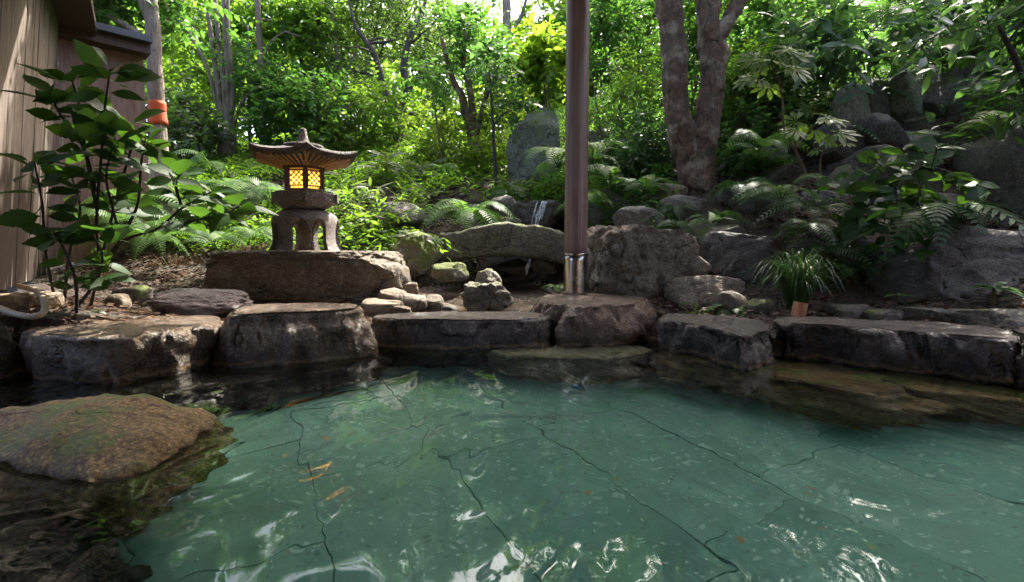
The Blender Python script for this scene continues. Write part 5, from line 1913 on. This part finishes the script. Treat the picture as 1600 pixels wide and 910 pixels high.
# ---- white-edged bamboo grass clumps
SAS = [leaf_mesh('leaf', .20, 0, M['leaf_sasa'], 7, c_, .15) for c_ in (.10, .28, .45)]


def bamboo_grass(label, px, d, n, size, height, spread, py=None):
    r = np.random.default_rng(int(px * 5 + d * 10))
    g = G(px, d) if py is None else P(px, py, d)
    root = thing('bamboo_grass', label, 'bamboo grass', g)
    for k in range(max(3, n // 6)):
        a = r.uniform(0, 6.28)
        q = r.random() ** .6 * spread
        e = np.array([math.cos(a) * q, math.sin(a) * q, height * r.uniform(.55, 1.0)])
        V, F = tube([e * [.5, .5, 0] + [0, 0, -.15], e * [.8, .8, .55], e], [.004, .003, .002], 5, 8)
        obj('stem', V, F, M['stem_brown'], root)
        a1 = r.uniform(0, 6.28)
        for m_ in range(6):
            b_ = a1 + m_ * 1.2
            h = np.array([math.cos(b_), math.sin(b_), r.uniform(-.15, .75)])
            put(SAS[int(r.integers(3))], 'leaf', root, e - np.array([0, 0, .03 * m_]), h, np.array([0, -.4, .9]) + r.normal(size=3) * .35, size * r.uniform(.75, 1.2))
    return root


for lab, px, py, d, n, sz, hh, sp in [
        ('tallest pale bamboo grass with broad upright leaves', 605, 285, 7.6, 36, .34, .42, .38),
        ('bamboo grass with white edges beside the lantern platform', 570, 330, 6.5, 42, .24, .36, .40),
        ('bamboo grass directly above the mossy boulder', 650, 330, 6.8, 42, .22, .30, .40),
        ('bamboo grass in the bright patch before the crooked tree', 660, 285, 7.8, 48, .24, .34, .48),
        ('bamboo grass between the lantern and the pale layered rock', 560, 375, 5.75, 30, .20, .24, .28),
        ('bamboo grass spilling towards the stone pile', 625, 385, 5.5, 24, .20, .18, .24),
        ('bamboo grass at the foot of the forked tree', 745, 300, 7.9, 42, .22, .28, .45),
        ('bamboo grass with drooping leaves behind the lantern legs', 400, 365, 5.8, 30, .22, .26, .30),
        ('bamboo grass under the tip of the broad-leaved shrub', 345, 340, 5.9, 30, .22, .28, .32),
        ('low bamboo grass between the big fern and the standing stone', 800, 300, 7.4, 30, .18, .20, .35),
        ('sparse bamboo grass far behind the lantern roof', 500, 290, 7.6, 42, .24, .34, .45)]:
    bamboo_grass(lab, px, d, n, sz, hh, sp, py)

# ---- strap-leaved tufts


def tuft(label, px, py, d, n, length, wid=.011, spread=1.0, name='grass_tuft', mat='leaf_blade', up=1.15, foot=.07):
    r = np.random.default_rng(int(px * 11))
    g = P(px, py, d)
    Vs, Fs, c_ = [], [], 0
    t = np.linspace(0, 1, 8)
    for k in range(n):
        a = r.uniform(0, 6.28)
        h = np.array([math.cos(a), math.sin(a), 0])
        s = np.array([-h[1], h[0], 0])
        l = length * r.uniform(.55, 1.1)
        out = spread * r.uniform(.25, 1.0)
        f0 = h * foot * r.random() + np.array([0, 0, -.03])
        path = f0 + np.outer(t * l * .72 * out, h) + np.outer((up * t - (up * .55 + .55 * out) * t ** 2.2) * l, [0, 0, 1])
        wv = wid * np.interp(t, [0, .3, .7, 1], [.8, 1, .8, .05])
        V = np.stack([path - s * wv[:, None] * .5, path + s * wv[:, None] * .5], 1).reshape(-1, 3)
        i = np.arange(7) * 2
        Fs.append(np.stack([i, i + 1, i + 3, i + 2], 1) + c_)
        Vs.append(V)
        c_ += len(V)
    return tag(obj(name, np.concatenate(Vs), [np.concatenate(Fs)], M[mat], None, True, g), label, 'grass tuft')


tuft('big arching strap-leaved grass tuft behind the wedge-shaped stone', 1245, 476, 3.85, 280, .72, .014, .78, up=1.4)
tuft('upright bright grass tuft at the foot of the twin trunk', 1130, 318, 5.75, 90, .42, .014, .6, up=1.1)
tuft('thin grass hanging from the mossy block of the rock wall', 1328, 168, 6.5, 40, .25, .008)
tuft('two-bladed broad grass arching over the pool stone', 130, 500, 3.25, 5, .34, .028, .9)
tuft('long-bladed grass leaning out beside the tall black boulder', 1560, 215, 4.4, 8, .55, .03, 1.0)
tuft('grass tuft on the shelf rock', 1475, 175, 6.0, 14, .30, .016, .8)
tuft('small grass tuft in the corner below the great smooth boulder', 1450, 480, 3.55, 26, .16, .008)
tuft('dry grass beside the lantern boulder', 390, 395, 4.9, 70, .34, .006, 1.0, mat='leaf_dead', foot=.25)
tuft('dry brown grass beneath the broad-leaved shrub', 280, 410, 4.9, 60, .30, .006, 1.0, mat='leaf_dead', foot=.25)

# rosette of broad glossy leaves at the foot of the great boulder
ROS = leaf_mesh('leaf', .32, .05, M['leaf_gloss'], 9, .35, .18)
g = P(1552, 462, 3.35)
ro = thing('rosette_plant', 'rosette of broad glossy leaves at the foot of the great boulder', 'plant', g)
V, F = tube([(0, 0, -.12), (0, 0, .05)], [.012, .009], 8, 6)
obj('stem', V, F, M['stem_brown'], ro)
r = np.random.default_rng(8)
for k in range(11):
    a = k * 2.4
    put(ROS, 'leaf', ro, (0, 0, .05), np.array([math.cos(a), math.sin(a), r.uniform(-.1, .6)]), np.array([0, 0, 1]) + r.normal(size=3) * .15, .19 * r.uniform(.7, 1.1))
g = P(1400, 474, 3.55)
ro = thing('seedling', 'pale young seedling on the bare soil by the edging stones', 'plant', g)
V, F = tube([(0, 0, -.03), (0, 0, .06)], [.005, .003], 6, 6)
obj('stem', V, F, M['stem_brown'], ro)
for k in range(7):
    a = k * 2.4
    put(AUC[k % 3], 'leaf', ro, (0, 0, .06), np.array([math.cos(a), math.sin(a), r.uniform(-.1, .4)]), np.array([0, 0, 1]), .11 * r.uniform(.7, 1.1))

# cut wood beside the tuft
b = MB()
b.box((0, 0, 0), (.075, .05, .10), np.array(Matrix.Rotation(.18, 3, 'Y')))
tag(b.build('wood_chip', M['chip'], None, False, P(1249, 484, 3.5)), 'split orange piece of wood beside the strap-leaved tuft', 'wood')

# ------------------------------------------------------------------ ground cover and leaf litter
r = np.random.default_rng(5)


def scatter(name, n, xr, yr, size, tmpl, mat, dens, up=.5, lift=(.01, .2), flat=False):
    x = r.uniform(*xr, n)
    y = r.uniform(*yr, n)
    k = dens(x, y) & ~in_pool(x, y)
    x, y = x[k], y[k]
    z = np.concatenate([H(x[i:i + 20000], y[i:i + 20000]) for i in range(0, len(x), 20000)])
    z = z + .05 * fbm(np.stack([x * 1.3, y * 1.3, 0 * x], 1), 4)
    m = len(x)
    pos = np.c_[x, y, z + r.uniform(*lift, m)]
    a = r.uniform(0, 6.28, m)
    d = np.c_[np.cos(a), np.sin(a), r.normal(0, .15 if flat else .45, m)]
    nr = np.c_[r.normal(0, .3 if flat else .45, (m, 2)), np.ones(m)]
    V, F = place_leaves(pos, d, nr, size * r.uniform(.5, 1.3, m), tmpl)
    o = obj(name, V, [F], M[mat])
    tag(o, kind='stuff')
    return o


def stream_zone(x, y):
    return (np.abs(x + .15) < 1.0) & (y > 3.6) & (y < 7.0)


nz = lambda x, y, s, o=0: fbm(np.stack([x * s + o, y * s, 0 * x], 1), 3)
scatter('ground_cover', 60000, (-5.5, 1.2), (5.0, 13), .095, T4N, 'leaf_bright', lambda x, y: ~stream_zone(x, y) & (nz(x, y, .9) > -.3) & (y > 5.05 + .35 * np.abs(x + 2.4)), lift=(.0, .22))
scatter('ground_cover', 60000, (-.5, 8), (5.0, 13), .095, T4N, 'leaf_mid', lambda x, y: ~stream_zone(x, y) & (x > .35) & (nz(x, y, 1.0, 7) > -.25) & (x < .9 + (y - 4) * .55), lift=(.0, .28))
scatter('ground_cover', 30000, (1.2, 8), (3.9, 11), .085, T4N, 'leaf_dark', lambda x, y: (nz(x, y, 1.2, 17) > .22) & (x < 1.6 + (y - 4) * .5), lift=(.0, .18))
scatter('ground_cover', 34000, (1.5, 9), (7.0, 13), .11, T4N, 'leaf_mid', lambda x, y: (nz(x, y, .9, 57) > -.45) & (x > 1.2 + (y - 7) * .15), lift=(.0, .4))
scatter('leaf_litter', 26000, (-5, 5.5), (2.8, 8.5), .060, T2, 'leaf_dead', lambda x, y: ~stream_zone(x, y) & (nz(x, y, .8, 31) > -.35), lift=(.0, .03), flat=True)
